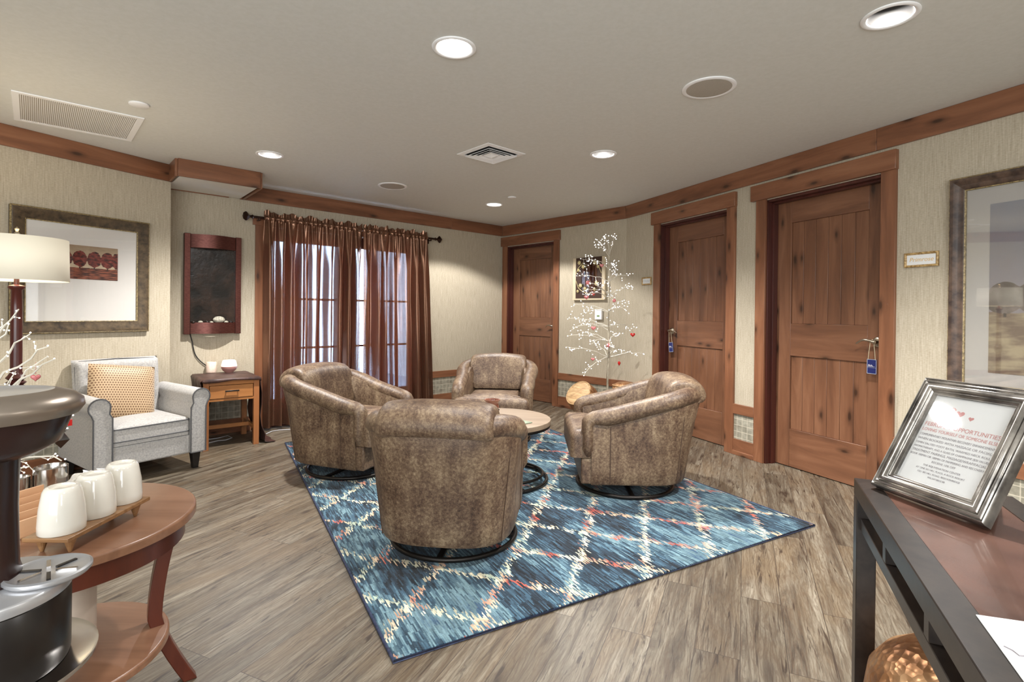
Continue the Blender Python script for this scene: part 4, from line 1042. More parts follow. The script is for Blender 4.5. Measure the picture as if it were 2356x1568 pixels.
# ---------------------------------------------------------------- wall decor on the centre wall
t = thing('carved_mirror', 'small square mirror in carved vine frame on the wall behind the twig tree', 'mirror'); place(t, WC)
a, b, z0, z1 = -4.176, -3.69, 1.385, 1.885
m = MB(); m.box(a, a+.045, -.03, -.002, z0, z1); m.box(b-.045, b, -.03, -.002, z0, z1); m.box(a, b, -.034, -.002, z0-.02, z0+.0); m.build('outer_frame', 'pale_wood', t, bevel=.002)
m = MB(); m.rings(frame_rings(a+.045, b-.045, z0, z1, [(0, -.002), (0, -.026), (.075, -.020), (.085, -.002)]), loop=True); m.build('carved_border', 'carve', t, bevel=.002)
m = MB(); m.box(a+.12, b-.12, -.010, -.004, z0+.075, z1-.075); m.build('mirror_glass', 'mirror', t)
rnd = random.Random(2)
def leaf(m, x, z, s, rot):
    P = []
    for i in range(14):
        an = 2*PI*i/14; r = s*(1 if i % 2 else .6)*(1.1 if i in (3, 4) else 1); P.append((x+r*math.cos(an+rot), z+r*math.sin(an+rot)))
    n0 = len(P); m.add([(p[0], -.034, p[1]) for p in P]+[(x, -.042, z)]+[(p[0], -.028, p[1]) for p in P], [(i, (i+1) % n0, n0) for i in range(n0)]+[(i, (i+1) % n0, n0+1+(i+1) % n0, n0+1+i) for i in range(n0)])
for x, z, s in ((a+.1, z1-.06, .03), (a+.16, z1-.11, .028), (a+.09, z1-.15, .022), (b-.15, z1-.07, .032), (b-.1, z1-.12, .024), (a+.12, z0+.16, .03), (a+.19, z0+.12, .026), (a+.08, z0+.09, .022), (b-.12, z0+.18, .034), (b-.15, z0+.11, .024)):
    m = MB(); leaf(m, x, z, s, rnd.random()*6); m.build('leaf', 'vine', t)
m = MB(); m.tube([(a+.05, -.03, z0+.22), (a+.09, -.03, z0+.13), (a+.16, -.03, z0+.08), (a+.24, -.03, z0+.06)], .004); m.tube([(a+.05, -.03, z1-.2), (a+.08, -.03, z1-.13), (a+.16, -.03, z1-.06)], .004); m.tube([(b-.05, -.03, z1-.2), (b-.09, -.03, z1-.12), (b-.17, -.03, z1-.05)], .004); m.build('vine', 'vine', t)
t = thing('thermostat', 'small white wall thermostat behind the twig tree', 'thermostat'); place(t, WC)
m = MB(); m.box(-3.835, -3.735, -.028, -.002, 1.13, 1.255); m.build('housing', 'white', t, bevel=.004)
m = MB(); m.box(-3.80, -3.765, -.030, -.027, 1.165, 1.182); m.build('display', 'lcd', t)
def plaque(w, a, b, z0, z1, body, ink, label, size):
    t = thing('name_plaque', label, 'sign', group='small gold framed room signs'); place(t, w)
    m = MB(); m.rings(frame_rings(a, b, z0, z1, [(0, -.002), (0, -.014), (.006, -.018), (.014, -.012), (.015, -.002)]), loop=True)
    m.build('frame', 'gilt_small', t, bevel=.001)
    m = MB(); m.box(a+.013, b-.013, -.009, -.003, z0+.013, z1-.013); m.build('card', 'paper', t)
    text(body, size, ink, t, Matrix.Translation(((a+b)/2, -.0096, (z0+z1)/2)) @ Matrix.Rotation(PI/2, 4, 'X'), shear=.25)
plaque(WE, -2.036, -1.848, 1.510, 1.600, 'Primrose', 'gold_ink', 'gold framed sign reading Primrose beside the nearest door', .036)
plaque(WE, -4.676, -4.52, 1.517, 1.60, 'Orchid', 'pale_ink', 'small gold framed name sign left of the middle door', .034)
# hang tags on two levers
def hangtag(w, x, z, y, tilt, label):
    t = thing('door_hanger', label, 'door hanger', group='navy door hangers'); place(t, w)
    mt = Matrix.Translation((x, y, z)) @ Matrix.Rotation(tilt, 4, 'Y')
    m = MB(); m.box(-.032, .032, -.0015, .0015, -.215, -.115, mt); m.build('card', 'navy', t)
    m = MB()
    for a_, b_, c_, d_ in ((-.0305, .0305, -.1185, -.1165), (-.0305, .0305, -.2135, -.2115), (-.0305, -.0285, -.2135, -.1165), (.0285, .0305, -.2135, -.1165), (-.027, .027, -.1735, -.1725)): m.box(a_, b_, -.0022, -.0016, c_, d_, mt)
    m.build('border_line', 'pale_ink', t)
    text('Shh...', .022, 'white_ink', t, mt @ Matrix.Translation((-.003, -.002, -.16)) @ Matrix.Rotation(PI/2, 4, 'X'), shear=.2)
    m = MB()
    for s_ in (-1, 1): m.tube([mt @ Vector(v) for v in ((s_*.024, -.002, -.12), (s_*.018, -.001, -.06), (s_*.012, 0, -.004), (s_*.006, 0, .014), (0, 0, .0175))], .0018, 6)
    m.build('string', 'string', t)
hangtag(WE, D3[1]-.018-.06-.012, 1.03, .1-.048, 0, 'navy door hanger on the lever of the nearest door')
hangtag(WE, D2[0]+.018+.06+.02, 1.03, .1-.048, -.12, 'navy door hanger tilted on the lever of the middle door')

# ---------------------------------------------------------------- twig trees with lights
def led_mesh(r):
    m = MB(); m.sphere((0, 0, 0), r, 8, 6); me = bpy.data.meshes.new('led'); me.from_pydata(m.v, [], m.f); me.materials.append(M['led'])
    for p in me.polygons: p.use_smooth = True
    return me
def twig_tree(label, base, trunk_h, trunk_r, branches, nsub, led_r, seed, maxparts, sub_len=.16, foot=True):
    rnd = random.Random(seed); t = thing('twig_tree', label, 'lighted tree', base, group=None)
    m = MB(); pts = [(.006*math.sin(i*1.3), .006*math.cos(i*1.7), trunk_h*i/14) for i in range(15)]; m.tube(pts, [trunk_r*(1-.62*i/14) for i in range(15)], 10); m.build('trunk', 'bark', t, smooth=True)
    if foot:
        m = MB(); m.lathe([(.0001, 0), (.13, 0), (.13, .012), (.03, .02), (.02, .06), (.0001, .06)], 24, cap=False); m.build('stand', 'bark', t, smooth=True)
    L_ = []; tips = []
    for z0, tip in branches:
        m = MB(); A = Vector((0, 0, z0)); B = Vector(tip); n_ = 7; P = []
        for i in range(n_+1):
            q = i/n_; c_ = A.lerp(B, q); c_.z += .03*math.sin(q*PI); c_ += Vector([rnd.uniform(-.008, .008)*(q > 0) for _ in range(3)]); P.append(c_)
        m.tube(P, [(.0045 if foot else .0028)*(1-.6*i/n_) for i in range(n_+1)], 5)
        for k in range(nsub):
            q = .38+.62*(k+rnd.random()*.7)/nsub; q = min(1, q); i0 = min(n_-1, int(q*n_)); b0 = P[i0].lerp(P[i0+1], q*n_-i0)
            d = Vector([rnd.gauss(0, 1) for _ in range(3)]); d.z = d.z*.8-.05; d += (B-A).normalized()*.7; d.normalize(); l = sub_len*rnd.uniform(.35, 1)
            mid_ = b0+d*l*.5+Vector((0, 0, rnd.uniform(-.01, .015))); end = b0+d*l
            m.tube([b0, mid_, end], [.0016, .0013, .001], 4); L_ += [end]
            if l > sub_len*.4: L_.append(mid_)
            if rnd.random() < .4:
                e2 = mid_+Vector([rnd.uniform(-1, 1) for _ in range(3)]).normalized()*l*.5; m.tube([mid_, e2], .001, 4); L_.append(e2)
        L_.append(B); tips.append(B)
        m.build('branch', 'wire', t, smooth=True)
    me = led_mesh(led_r)
    for p in L_[:maxparts]:
        o = bpy.data.objects.new('led_light', me); COL.objects.link(o); o.parent = t; o.location = p
    if len(L_) > maxparts:
        m = MB()
        for p in L_[maxparts:]: m.sphere(tuple(p), led_r, 8, 6)
        o = m.build('led_light', 'led', t, smooth=True); o['kind'] = 'stuff'
    return t, tips
tb = Vector((1.02, 5.50)); Yt = tb.y
def tp(cx, cy, dy):     # tip from its place on the tree's own upright plane, pushed dy deeper
    px = 1290+cx/3.92; py = 530+cy/3.92; tx, tz = ray(px, py); return (tx*Yt-tb.x, dy, EYE+tz*Yt)
rb = random.Random(4)
BR = [(240, 330, 130), (240, 275, 160), (205, 380, 60), (215, 455, 92), (345, 225, 285), (345, 170, 262), (345, 440, 262), (345, 505, 297), (460, 155, 402), (460, 480, 366), (460, 605, 402), (560, 185, 556),
      (590, 235, 482), (600, 172, 580), (600, 605, 515), (560, 470, 490), (590, 510, 600), (735, 135, 662), (735, 240, 742), (730, 520, 640), (730, 555, 712), (865, 65, 797), (865, 120, 872), (865, 712, 880),
      (865, 540, 850), (1000, 40, 940), (1000, 200, 925), (1000, 530, 940), (1000, 260, 1020), (1140, 30, 1042), (1140, 740, 1112), (1140, 190, 1250), (1140, 530, 1090), (1140, 350, 1060), (900, 230, 850), (1000, 420, 1030)]
br = []
for j, cx, cy in BR:
    z0 = tp(395, j, 0)[2]; p = tp(cx, cy, rb.uniform(-.30, .22)); br.append((z0, p))
tree, tips = twig_tree('tall silver twig tree covered in white lights in the far corner', (tb.x, tb.y, 0), 1.93, .014, br, 5, .0042, 9, 100, .10)
def ornament(px, py, Y, kind, mat, label, s=.02):
    tx, tz = ray(px, py); m = MB()
    if kind == 'heart':
        V = []; n_ = 28; ring = []
        for i in range(n_):
            a = 2*PI*i/n_; x = 16*math.sin(a)**3/16; z = (13*math.cos(a)-5*math.cos(2*a)-2*math.cos(3*a)-math.cos(4*a))/16; ring.append((x, z))
        for d, k in ((-.45, .55), (-.3, .85), (0, 1), (.3, .85), (.45, .55)): V.append([(x*s*k, d*s, z*s*k) for x, z in ring])
        m.rings(V)
    elif kind == 'ball': m.sphere((0, 0, 0), s, 16, 12)
    elif kind == 'drop': m.lathe([(.0001, -s*1.4), (s*.5, -s*.6), (s*.8, .2*s), (s*.5, s), (.0001, s*1.1)], 16, cap=False)
    elif kind == 'cube': m.box(-s, s, -s, s, -s, s)
    m.tube([(0, 0, s*.9), (0, 0, s*.9+.035)], .0008, 4)
    o = m.build('ornament', mat, None, smooth=(kind != 'cube'), bevel=.003 if kind == 'cube' else 0); o.location = (tx*Y, Y, EYE+tz*Y); o.rotation_euler = (0, 0, -math.atan(tx)); tag(o, label, 'ornament', 'tree ornaments'); return o
def oc(cx, cy): return 1290+cx/3.92, 530+cy/3.92
ornament(*oc(650, 940), 5.45, 'heart', 'red', 'red heart ornament at the right side of the tall twig tree', .026)
ornament(*oc(527, 1197), 5.45, 'drop', 'red', 'dark red drop ornament, lowest on the tall twig tree', .02)
ornament(*oc(233, 602), 5.4, 'heart', 'pink', 'pink heart ornament just below the carved mirror on the twig tree', .026)
ornament(*oc(295, 575), 5.42, 'heart', 'red', 'small red heart ornament over the bottom edge of the carved mirror', .018)
ornament(*oc(246, 470), 5.4, 'ball', 'pink', 'pale pink ball ornament hanging over the carved mirror', .022)
ornament(*oc(370, 315), 5.45, 'heart', 'pink', 'pink heart ornament, highest on the tall twig tree', .022)
ornament(*oc(296, 880), 5.4, 'heart', 'pink', 'pink heart ornament left of the trunk, below the thermostat', .026)
ornament(*oc(430, 1035), 5.4, 'ball', 'pink', 'pinkish ball ornament close to the lower trunk of the tall tree', .022)
ornament(*oc(290, 1160), 5.4, 'heart', 'pink', 'faint pink heart ornament on the lowest left branch of the tall tree', .02)
ornament(*oc(483, 632), 5.4, 'ball', 'pink', 'frosted ball ornament right of the middle trunk of the tall tree', .018)

# ---------------------------------------------------------------- drums near the tree
def drum(px, py, zc, R_, az, tilt, label, L_=.32, r2=.55):
    tx, tz = ray(px, py); Y = (zc-EYE)/tz; t = thing('wood_drum', label, 'drum', (tx*Y, Y, zc))
    t.rotation_euler = (Matrix.Rotation(-math.radians(az), 4, 'Z') @ Matrix.Rotation(math.radians(tilt), 4, 'X')).to_euler()
    m = MB(); m.lathe([(R_*.90, 0), (R_*1.0, -.012), (R_*1.08, -.06), (R_*1.12, -.12), (R_*1.0, -L_*.62), (R_*r2, -L_*.9), (R_*.35, -L_), (.0001, -L_)], 40, cap=False); m.build('shell', 'hammered', t, smooth=True)
    m = MB(); m.lathe([(.0001, .004), (R_*.8, .003), (R_*.92, -.001), (R_*.92, -.012), (.0001, -.01)], 40, cap=False); m.build('drum_head', 'drum_skin', t, smooth=True)
    m = MB(); m.torus(R_*.97, .007, 40, 8, -.004); m.build('hoop', 'drum_skin', t, smooth=True); return t
drum(1330, 903, .325, .155, 50, 50, 'round hammered wood drum lying tilted beside the tall twig tree', .42)
t = thing('wood_drum', 'small upright wood drum right of the twig tree, mostly behind the right swivel chair', 'drum', (1.235, 5.68, 0))
m = MB(); m.lathe([(.0001, 0), (.09, 0), (.10, .03), (.135, .25), (.14, .36), (.125, .43), (.08, .455), (.0001, .462)], 36, cap=False); m.build('shell', 'hammered', t, smooth=True)
m = MB(); m.torus(.128, .006, 36, 8, .425); m.build('hoop', 'drum_skin', t, smooth=True)

# ---------------------------------------------------------------- round side table with mugs
rt = thing('round_side_table', 'two-tier round cherry wood side table at the lower left', 'side table', (-1.306, 1.50, 0)); ZR = .592; RR = .345
m = MB(); cushion(m, circ(RR, 72), ZR-.026, ZR, .008, 0); m.build('tabletop', 'cherry', rt, smooth=True)
m = MB(); m.lathe([(RR-.035, ZR-.026), (RR-.03, ZR-.028), (RR-.03, ZR-.09), (RR-.05, ZR-.09), (RR-.05, ZR-.028)], 64, cap=False); m.build('apron', 'cherry_dark', rt, smooth=True)
m = MB(); cushion(m, circ(.275, 64), .188, .21, .008, 0); m.build('lower_shelf', 'cherry', rt, smooth=True)
for k in range(4):
    a = math.radians(38-90*k+0); m = MB(); R = []
    for i in range(13):
        q = i/12; z = (ZR-.03)*(1-q); r = RR-.055-.055*math.sin(q*PI*.8)+.075*max(0, q-.6)/.4; wd = .027-.008*q
        c_ = Vector((math.cos(a), math.sin(a))); tt = Vector((-c_.y, c_.x))
        R.append([tuple((c_*(r+u)+tt*v).to_3d()+Vector((0, 0, z))) for u, v in ((-.019, -wd), (.019, -wd), (.019, wd), (-.019, wd))])
    m.rings(R); m.build('leg', 'cherry_dark', rt, bevel=.003)
# cream cylinder on the lower shelf
x, y = fl(238, 1485, .21)
t = thing('tower_heater', 'cream cylindrical fan heater standing on the lower shelf of the round table', 'heater', (-1.30, 1.50, .2105))
m = MB(); m.lathe([(.0001, 0), (.085, 0), (.09, .012), (.0905, .03)], 40, cap=False); m.build('foot_ring', 'heater', t, smooth=True)
m = MB(); m.lathe([(.088, .031), (.088, .27), (.08, .285), (.0001, .29)], 40, cap=False); m.build('housing', 'heater', t, smooth=True)
m = MB(); m.box(-.006, .006, -.0895, -.086, .06, .24, Matrix.Rotation(math.radians(28), 4, 'Z')); m.build('grip_strip', 'grey_pipe', t, bevel=.002)
# footed board
b0, b1 = Vector(fl(120, 1243, .655)), Vector(fl(332, 1151, .655)); dr_ = (b1-b0); 
tb_ = thing('footed_board', 'rustic wooden serving board on little cone feet on the round table', 'serving board', (-1.142, 1.425, ZR), math.atan2(1.58-1.30, -1.145+1.142))
hl = .148
m = MB(); m.box(-hl, hl, -.057, .057, .036, .047); m.build('board', 'mango', tb_, bevel=.002)
for x in (-.115, .115):
    for y in (-.035, .035):
        m = MB(); m.lathe([(.0001, 0), (.004, 0), (.015, .036), (.0001, .036)], 14, Matrix.Translation((x, y, 0.0005)), cap=False); m.build('foot', 'mango', tb_)
def mug(label, s):
    t = thing('mug', label, 'mug', group='upside-down white mugs')
    H_ = .112
    m = MB(); m.lathe([(.048, 0), (.0495, .002), (.0495, .02), (.047, .06), (.040, .102), (.036, .110), (.032, .113), (.027, .113), (.026, .109), (.0001, .108)], 44, cap=False); m.build('body', 'porcelain', t, smooth=True)
    m = MB(); m.tube([(-.044, 0, .078), (-.058, 0, .08), (-.070, 0, .064), (-.070, 0, .042), (-.060, 0, .026), (-.047, 0, .028)], [.005]*6, 8); m.build('handle', 'porcelain', t, smooth=True, sub=1)
    return t
for i, (d, lb) in enumerate(((-.098, 'upside-down white mug nearest us on the footed board'), (.006, 'middle upside-down white mug on the footed board'), (.110, 'farthest upside-down white mug on the footed board'))):
    o = mug(lb, 1); c_, s_ = math.cos(tb_.rotation_euler.z), math.sin(tb_.rotation_euler.z)
    o.location = (tb_.location.x+c_*d, tb_.location.y+s_*d, ZR+.0475); o.rotation_euler = (0, 0, math.radians(-25-i*8))
# creamer dish behind the mugs
x, y = fl(215, 1128, ZR)
t = thing('white_dish', 'white pointed square dish behind the upturned mugs', 'dish', (-1.385, 1.725, ZR+.0005), .5)
m = MB(); R = []
for k_, z in ((.45, 0), (.5, .004), (.8, .035), (1.0, .05), (.97, .052), (.75, .036), (.42, .008)):
    R.append([(a_*.058*k_*c_, b_*.058*k_*c_, z+(.012*k_ if c_ > 1.2 else 0)) for a_, b_, c_ in ((1, 1, 1.25), (0, 1, .9), (-1, 1, 1.25), (-1, 0, .9), (-1, -1, 1.25), (0, -1, .9), (1, -1, 1.25), (1, 0, .9))])
m.rings(R); m.build('dish', 'porcelain', t, smooth=True, sub=2)
for i, (dx, dy, rz_) in enumerate(((-.02, .0, .3), (.02, .02, 1.6), (.03, -.03, 2.4))):
    m = MB(); m.lathe([(.0001, 0), (.016, 0), (.02, .02), (.024, .024), (.0001, .025)], 16, cap=False); o = m.build('creamer_cup', 'white', None, smooth=True); o.location = (-1.385+dx, 1.725+dy, ZR+.046+.004*i); o.rotation_euler = (.5*(i-1), .4, rz_); tag(o, 'tiny white creamer cup in the pointed dish behind the mugs', 'creamer cup', 'creamer cups in the white dish')
# steel tins
def tin(x, y, r, h_, label):
    t = thing('steel_canister', label, 'canister', (x, y, ZR+.0005), group='steel canisters')
    m = MB(); m.lathe([(.0001, 0), (r*.97, 0), (r, .004), (r, h_), (r-.003, h_+.002), (r-.004, h_), (r-.004, .006), (.0001, .006)], 40, cap=False); m.build('can', 'steel', t, smooth=True); return t
tin(-1.50, 1.70, .045, .095, 'round open steel canister holding sugar packets on the round table')
tin(-1.562, 1.642, .037, .075, 'second steel canister partly hidden by the coffee machine column')
for i in range(9):
    m = MB(); m.box(-.022, .022, -.0015, .0015, 0, .06); o = m.build('sugar_packet', ['paper', 'white', 'pink', 'paper', 'pale_ink'][i % 5], None); o.location = (-1.50+(i-4)*.006, 1.70+.004*math.sin(i), ZR+.012); o.rotation_euler = (.25*math.sin(i*2), .25*math.cos(i), 1.2+.1*i); tag(o, 'paper sugar packet standing in the round open steel canister', 'sugar packet', 'sugar packets')
# tea caddy box with slots
t = thing('tea_box', 'pale wooden box with slots of tea behind the front mug', 'box', (-1.335, 1.43, ZR+.0005), math.radians(75))
m = MB(); m.box(-.085, .085, -.06, .06, 0, .006); m.box(-.085, .085, -.06, -.054, 0, .05); m.box(-.085, .085, .054, .06, 0, .095); m.box(-.085, -.079, -.06, .06, 0, .075); m.box(.079, .085, -.06, .06, 0, .075); m.build('case', 'pine', t, bevel=.001)
for k in range(3):
    m = MB(); m.box(-.078, .078, -.03+k*.028, -.026+k*.028, .006, .062+.01*k); m.build('divider', 'pine', t)

# ---------------------------------------------------------------- pod coffee machine on a stand at the left edge
zc0 = .607
cm = thing('coffee_machine', 'glossy black and silver pod coffee machine, cut by the left edge of the picture', 'coffee machine', (-.862, .855, zc0))
def ell(cx, cy, rx, ry, n=56, rot=0): return [(cx+rx*math.cos(2*PI*i/n)*math.cos(rot)-ry*math.sin(2*PI*i/n)*math.sin(rot), cy+rx*math.cos(2*PI*i/n)*math.sin(rot)+ry*math.sin(2*PI*i/n)*math.cos(rot)) for i in range(n)]
m = MB(); m.lathe([(.0001, .0), (.108, 0), (.110, .008), (.1105, .118), (.108, .12), (.0001, .12)], 64, cap=False); m.build('base_drum', 'plastic_black', cm, smooth=True)
m = MB(); m.lathe([(.1085, .1205), (.1115, .121), (.112, .136), (.109, .139), (.0001, .139)], 64, cap=False); m.build('deck', 'tray_metal', cm, smooth=True)
cupc = (.070, .040)
m = MB(); m.lathe([(.0001, .1395), (.047, .1395), (.056, .1395), (.060, .144), (.060, .149), (.056, .151), (.050, .147), (.0001, .1455)], 48, Matrix.Translation((cupc[0], cupc[1], 0)), cap=False); gr = m.build('drip_grid', 'tray_metal', cm, smooth=True)
for k in range(6):
    a = k*PI/3+.2; m = MB(); m.box(.012, .043, -.0028, .0028, .146, .1492, Matrix.Translation((cupc[0], cupc[1], 0)) @ Matrix.Rotation(a, 4, 'Z')); m.build('slot_rib', 'plastic_black' if k % 2 else 'steel', gr)
m = MB(); m.lathe([(.0001, -.012), (.138, -.012), (.147, -.004), (.148, .004), (.142, .002), (.11, -.001), (.0001, -.001)], 56, cap=False); m.build('foot_tray', 'steel', cm, smooth=True)
m = MB(); R = []
for z, rr_ in ((.1395, .078), (.16, .072), (.26, .070), (.34, .072), (.37, .082)): R.append([(x, y, z) for x, y in ell(-.040, .0, rr_, rr_)])
m.rings(R); m.build('column', 'plastic_brown', cm, smooth=True)
hc = (-.03, -.005); rot = math.radians(40)
R = []
for z, rx, ry in ((.350, .095, .080), (.368, .122, .100), (.408, .136, .110), (.414, .137, .111)): R.append([(x, y, z) for x, y in ell(hc[0], hc[1], rx, ry, 64, rot)])
m = MB(); m.rings(R); m.build('head', 'plastic_brown', cm, smooth=True)
R = []
for z, rx, ry in ((.414, .146, .120), (.426, .154, .128), (.438, .152, .126), (.450, .138, .112), (.456, .118, .094), (.457, .112, .088)): R.append([(x, y, z) for x, y in ell(hc[0], hc[1], rx, ry, 64, rot)])
m = MB(); m.rings(R, True, False); m.build('lid_rim', 'silver_paint', cm, smooth=True)
R = []
for z, rx, ry in ((.457, .112, .088), (.454, .104, .080), (.453, .05, .03)): R.append([(x, y, z) for x, y in ell(hc[0], hc[1], rx, ry, 64, rot)])
m = MB(); m.rings(R, False, True); m.build('lid_panel', 'tray_metal', cm, smooth=True)
# stand under the machine (mostly outside the picture)
st = thing('machine_stand', 'dark pedestal stand under the coffee machine at the lower left corner', 'stand', (-.862, .855, 0))
m = MB(); m.lathe([(.0001, zc0-.03), (.115, zc0-.03), (.115, zc0-.013), (.0001, zc0-.013)], 40, cap=False); m.build('top', 'espresso', st, smooth=True)
m = MB(); m.lathe([(.0001, 0), (.11, 0), (.11, .02), (.03, .04), (.03, zc0-.03), (.0001, zc0-.03)], 32, cap=False); m.build('pedestal', 'espresso', st, smooth=True)
# small twig tree behind the machine, standing on the round table
def tp2(px, py, dy): tx, tz = ray(px, py); Y = 1.52+dy; return (tx*Y+1.56, dy, EYE+tz*Y-ZR)
br2 = [(.10, tp2(155, 985, .0)), (.12, tp2(120, 1005, .05)), (.1, tp2(150, 1056, -.05)), (.09, tp2(70, 1010, .02)), (.22, tp2(110, 820, .05)), (.24, tp2(125, 825, -.02)), (.3, tp2(110, 795, .02)), (.33, tp2(70, 765, .05)), (.3, tp2(20, 745, 0)), (.2, tp2(35, 860, .1)), (.38, tp2(38, 715, .0)), (.4, tp2(5, 735, .04)), (.15, tp2(168, 955, .03)), (.05, tp2(60, 1075, -.03)), (.3, (-.25, .05, .4)), (.2, (-.3, -.1, .3)), (.35, (-.12, .1, .5))]
t2, _ = twig_tree('small silver twig tree with white lights behind the coffee machine', (-1.56, 1.52, ZR+.0005), .42, .007, br2, 2, .0022, 21, 60, .05)
ornament(82, 868, 1.62, 'heart', 'pink', 'red heart ornament hanging left above the coffee machine', .0125)
ornament(157, 971, 1.60, 'cube', 'red', 'red cube ornament beside the head of the coffee machine', .0095)
tx, tz = ray(140, 1010); m = MB(); s_ = .028
for dz, sc_ in ((0, 1), (.03, .7)): m.add([(s_*sc_, 0, dz), (0, s_*sc_, dz), (-s_*sc_, 0, dz), (0, -s_*sc_, dz), (0, 0, dz+s_*1.2*sc_), (0, 0, dz-s_*sc_)], [(0, 1, 4), (1, 2, 4), (2, 3, 4), (3, 0, 4), (1, 0, 5), (2, 1, 5), (3, 2, 5), (0, 3, 5)])
o = m.build('ornament', 'chrome', None); o.location = (tx*1.62, 1.62, EYE+tz*1.62); tag(o, 'faceted dark metallic star ornament under the head of the coffee machine', 'ornament', 'tree ornaments')

# ---------------------------------------------------------------- console table on the right
ZC = .76; c0 = Vector((.947, 1.436)); dirc = Vector((.947-.588, 1.436-.645)).normalized(); sid = Vector((dirc.y, -dirc.x))
cz = thing('console_table', 'black framed console table with inset copper brown top at the right', 'table', (c0.x, c0.y, 0), math.atan2(-dirc.y, -dirc.x))
# local +x runs toward the camera along the front edge, local +y toward the wall
LC, DC, BW = 1.22, .335, .052
yy = 1 if (Vector((math.cos(cz.rotation_euler.z+PI/2), math.sin(cz.rotation_euler.z+PI/2))).dot(sid) > 0) else -1
def cb(m, x0, x1, y0, y1, z0, z1):
    a, b = sorted((yy*y0, yy*y1)); m.box(x0, x1, a, b, z0, z1)
m = MB(); cb(m, 0, LC, 0, BW, ZC-.045, ZC); cb(m, 0, LC, DC-BW, DC, ZC-.045, ZC); cb(m, 0, BW*1.6, BW, DC-BW, ZC-.045, ZC); cb(m, LC-BW*1.6, LC, BW, DC-BW, ZC-.045, ZC); m.build('top_frame', 'espresso', cz, bevel=.002)
m = MB(); cb(m, BW*1.6, LC-BW*1.6, BW, DC-BW, ZC-.02, ZC-.0015); m.build('inset_top', 'inset', cz)
for x in (0, LC-.045):
    for y in (0, DC-.045):
        m = MB(); cb(m, x, x+.045, y, y+.045, 0, ZC-.045); m.build('leg', 'espresso', cz, bevel=.002)
for y in (.008, DC-.03):
    m = MB(); cb(m, .045, LC-.045, y, y+.022, ZC-.125, ZC-.095)
    for x in (.30, .60, .90): cb(m, x, x+.028, y, y+.022, ZC-.095, ZC-.045)
    m.build('slotted_rail', 'espresso', cz, bevel=.0015)
m = MB(); cb(m, .008, .03, .045, DC-.045, ZC-.125, ZC-.095); m.build('end_rail', 'espresso', cz, bevel=.0015)
# leaning photo frame with a printed notice
BL = Vector(fl(2006, 1122, ZC)); BRt = Vector(fl(2268, 1220, ZC)); dd = (BRt-BL); FW = dd.length; FH = .322
rzf = math.atan2(dd.y, dd.x)
fr = thing('photo_frame', 'ribbed pewter picture frame holding a printed February notice on the console', 'photo frame', (BL.x, BL.y, ZC+.009))
lean_ = math.radians(32)
fr.rotation_euler = (Matrix.Rotation(rzf, 4, 'Z') @ Matrix.Rotation(-lean_, 4, 'X')).to_euler()
fw = .044
m = MB(); m.rings(frame_rings(0, FW, 0, FH, [(0, .016), (0, -.004), (.004, -.009), (.007, -.004), (.010, -.010), (.014, -.012), (.017, -.007), (.020, -.014), (.026, -.0155), (.031, -.013), (.034, -.008), (.037, -.010), (.040, -.005), (fw, -.004), (fw, .012)]), loop=True); m.build('moulding', 'pewter', fr, smooth=True)
m = MB(); m.box(.002, FW-.002, .010, .018, .002, FH-.002); m.build('backing', 'espresso', fr)
m = MB(); m.box(fw-.004, FW-fw+.004, .004, .0045, fw-.004, FH-fw+.004); pg = m.build('printed_sheet', 'paper', fr)
m = MB(); m.box(fw-.002, FW-fw+.002, .0005, .001, fw-.002, FH-fw+.002); m.build('glass', 'frame_glass', fr)
m = MB(); m.box(FW/2-.03, FW/2+.03, .018, .022, .0, .2, Matrix.Translation((0, .0, .02)) @ Matrix.Rotation(math.radians(48), 4, 'X')); 
PW = FW-2*fw; PHt = FH-2*fw; cxp = FW/2
lines = [(.66, 'FEBRUARY OPPORTUNITIES', 'red_ink', .0150, 1), (.595, 'LOVING YOURSELF OR SOMEONE ELSE', 'red_ink', .0115, 1), (.535, 'COMPLIMENTARY MOUNTAIN RECOVERY ENHANCEMENT', 'grey_ink', .0085, 1), (.485, 'WHEN BOOKED WITH MASSAGE OR FACIAL:', 'grey_ink', .0085, 1), (.435, '15MIN SALTED FOOT BATH, WARMED NECK ROLL,', 'grey_ink', .0076, 1), (.39, 'AROMATHERAPY, AND A GLASS OF CHAMPAGNE ($50 VALUE)', 'grey_ink', .0072, 1), (.345, 'TREATMENT PAIRINGS, MASSAGE/WRAP/FACIAL', 'grey_ink', .0088, 1), (.30, 'BOOK 100MIN OR 180MIN OF PAMPERING AND RECOVERY.', 'grey_ink', .0074, 1), (.255, 'RECEIVE 15% OFF', 'grey_ink', .0072, 1), (.205, 'THE REJUVENATION CENTER', 'grey_ink', .0066, 1), (.165, 'AT ONE SKI HILL PLACE, A ROCK RESORT', 'grey_ink', .0060, 1), (.125, '1521 SKI HILL ROAD, BRECKENRIDGE', 'grey_ink', .0060, 1), (.085, '970.547.8812 08', 'grey_ink', .0060, 1)]
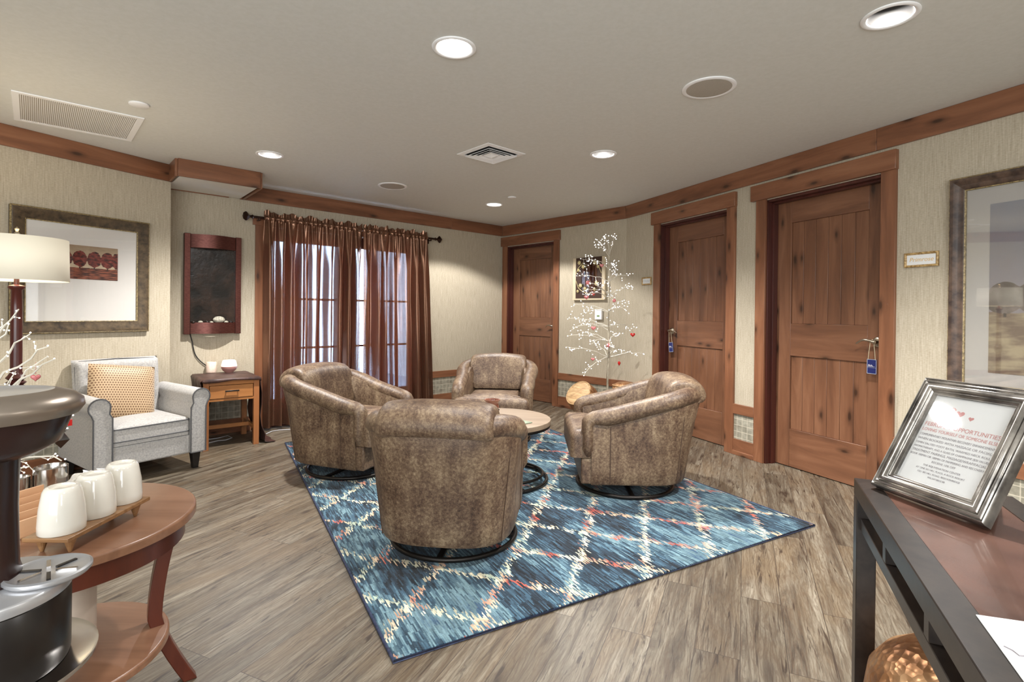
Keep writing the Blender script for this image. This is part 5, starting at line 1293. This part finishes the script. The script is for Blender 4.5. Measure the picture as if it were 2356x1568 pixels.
for v, s, ink, sz, _ in lines:
    o = text(s, sz, ink, pg, Matrix.Translation((cxp, .0036, fw+PHt*v)) @ Matrix.Rotation(PI/2, 4, 'X'), ext=.0001)
    wdt = o.dimensions.x
    xs_ = [v_.co.x for v_ in o.data.vertices]; wdt = max(xs_)-min(xs_)
    if wdt > PW*.94:
        k_ = PW*.94/wdt
        for v_ in o.data.vertices: v_.co.x = cxp+(v_.co.x-cxp)*k_
m = MB()
for sc_, x_, z_ in ((.016, cxp-.045, .84), (.010, cxp-.018, .83), (.006, cxp+.01, .80)):
    ring = []
    for i in range(24):
        a = 2*PI*i/24; ring.append((x_+sc_*math.sin(a)**3, fw+PHt*z_+sc_*(13*math.cos(a)-5*math.cos(2*a)-2*math.cos(3*a)-math.cos(4*a))/16))
    m.add([(a, .0036, b) for a, b in ring]+[(a, .0040, b) for a, b in ring], [tuple(range(24)), tuple(range(24, 48))])
m.build('heart_print', 'red_ink', pg)
# back easel
m = MB(); m.box(FW/2-.03, FW/2+.03, .0, .004, 0, .175, Matrix.Translation((0, .019, .22)) @ Matrix.Rotation(math.radians(180+32+18), 4, 'X')); m.build('easel_back', 'espresso', fr)
# sheet of paper near the camera
pc = [fl(2245, 1416, ZC), fl(2480, 1450, ZC), fl(2500, 1640, ZC), fl(2370, 1590, ZC)]
m = MB(); m.prism([tuple(p) for p in pc], ZC+.001, ZC+.0022); o = m.build('paper_sheet', 'paper', None); tag(o, 'loose white sheet of paper on the near end of the console', 'paper')
m = MB(); pts = [fl(2310, 1490, ZC), fl(2330, 1500, ZC), (fl(2345, 1512, ZC)), fl(2380, 1515, ZC)]; m.tube([(p[0], p[1], ZC+.0024) for p in pts], .0012, 5); o2 = m.build('scribble', 'grey_ink', o); 
# hammered pot under the console
x, y = 1.03, 1.20
hp = thing('hammered_pot', 'large round hammered copper drum standing under the console', 'drum', (x, y, 0))
m = MB(); m.lathe([(.0001, 0), (.09, 0), (.105, .012), (.142, .10), (.172, .21), (.177, .27), (.166, .345), (.136, .39), (.09, .424), (.04, .44), (.0001, .445)], 48, cap=False); m.build('shell', 'hammered', hp, smooth=True)
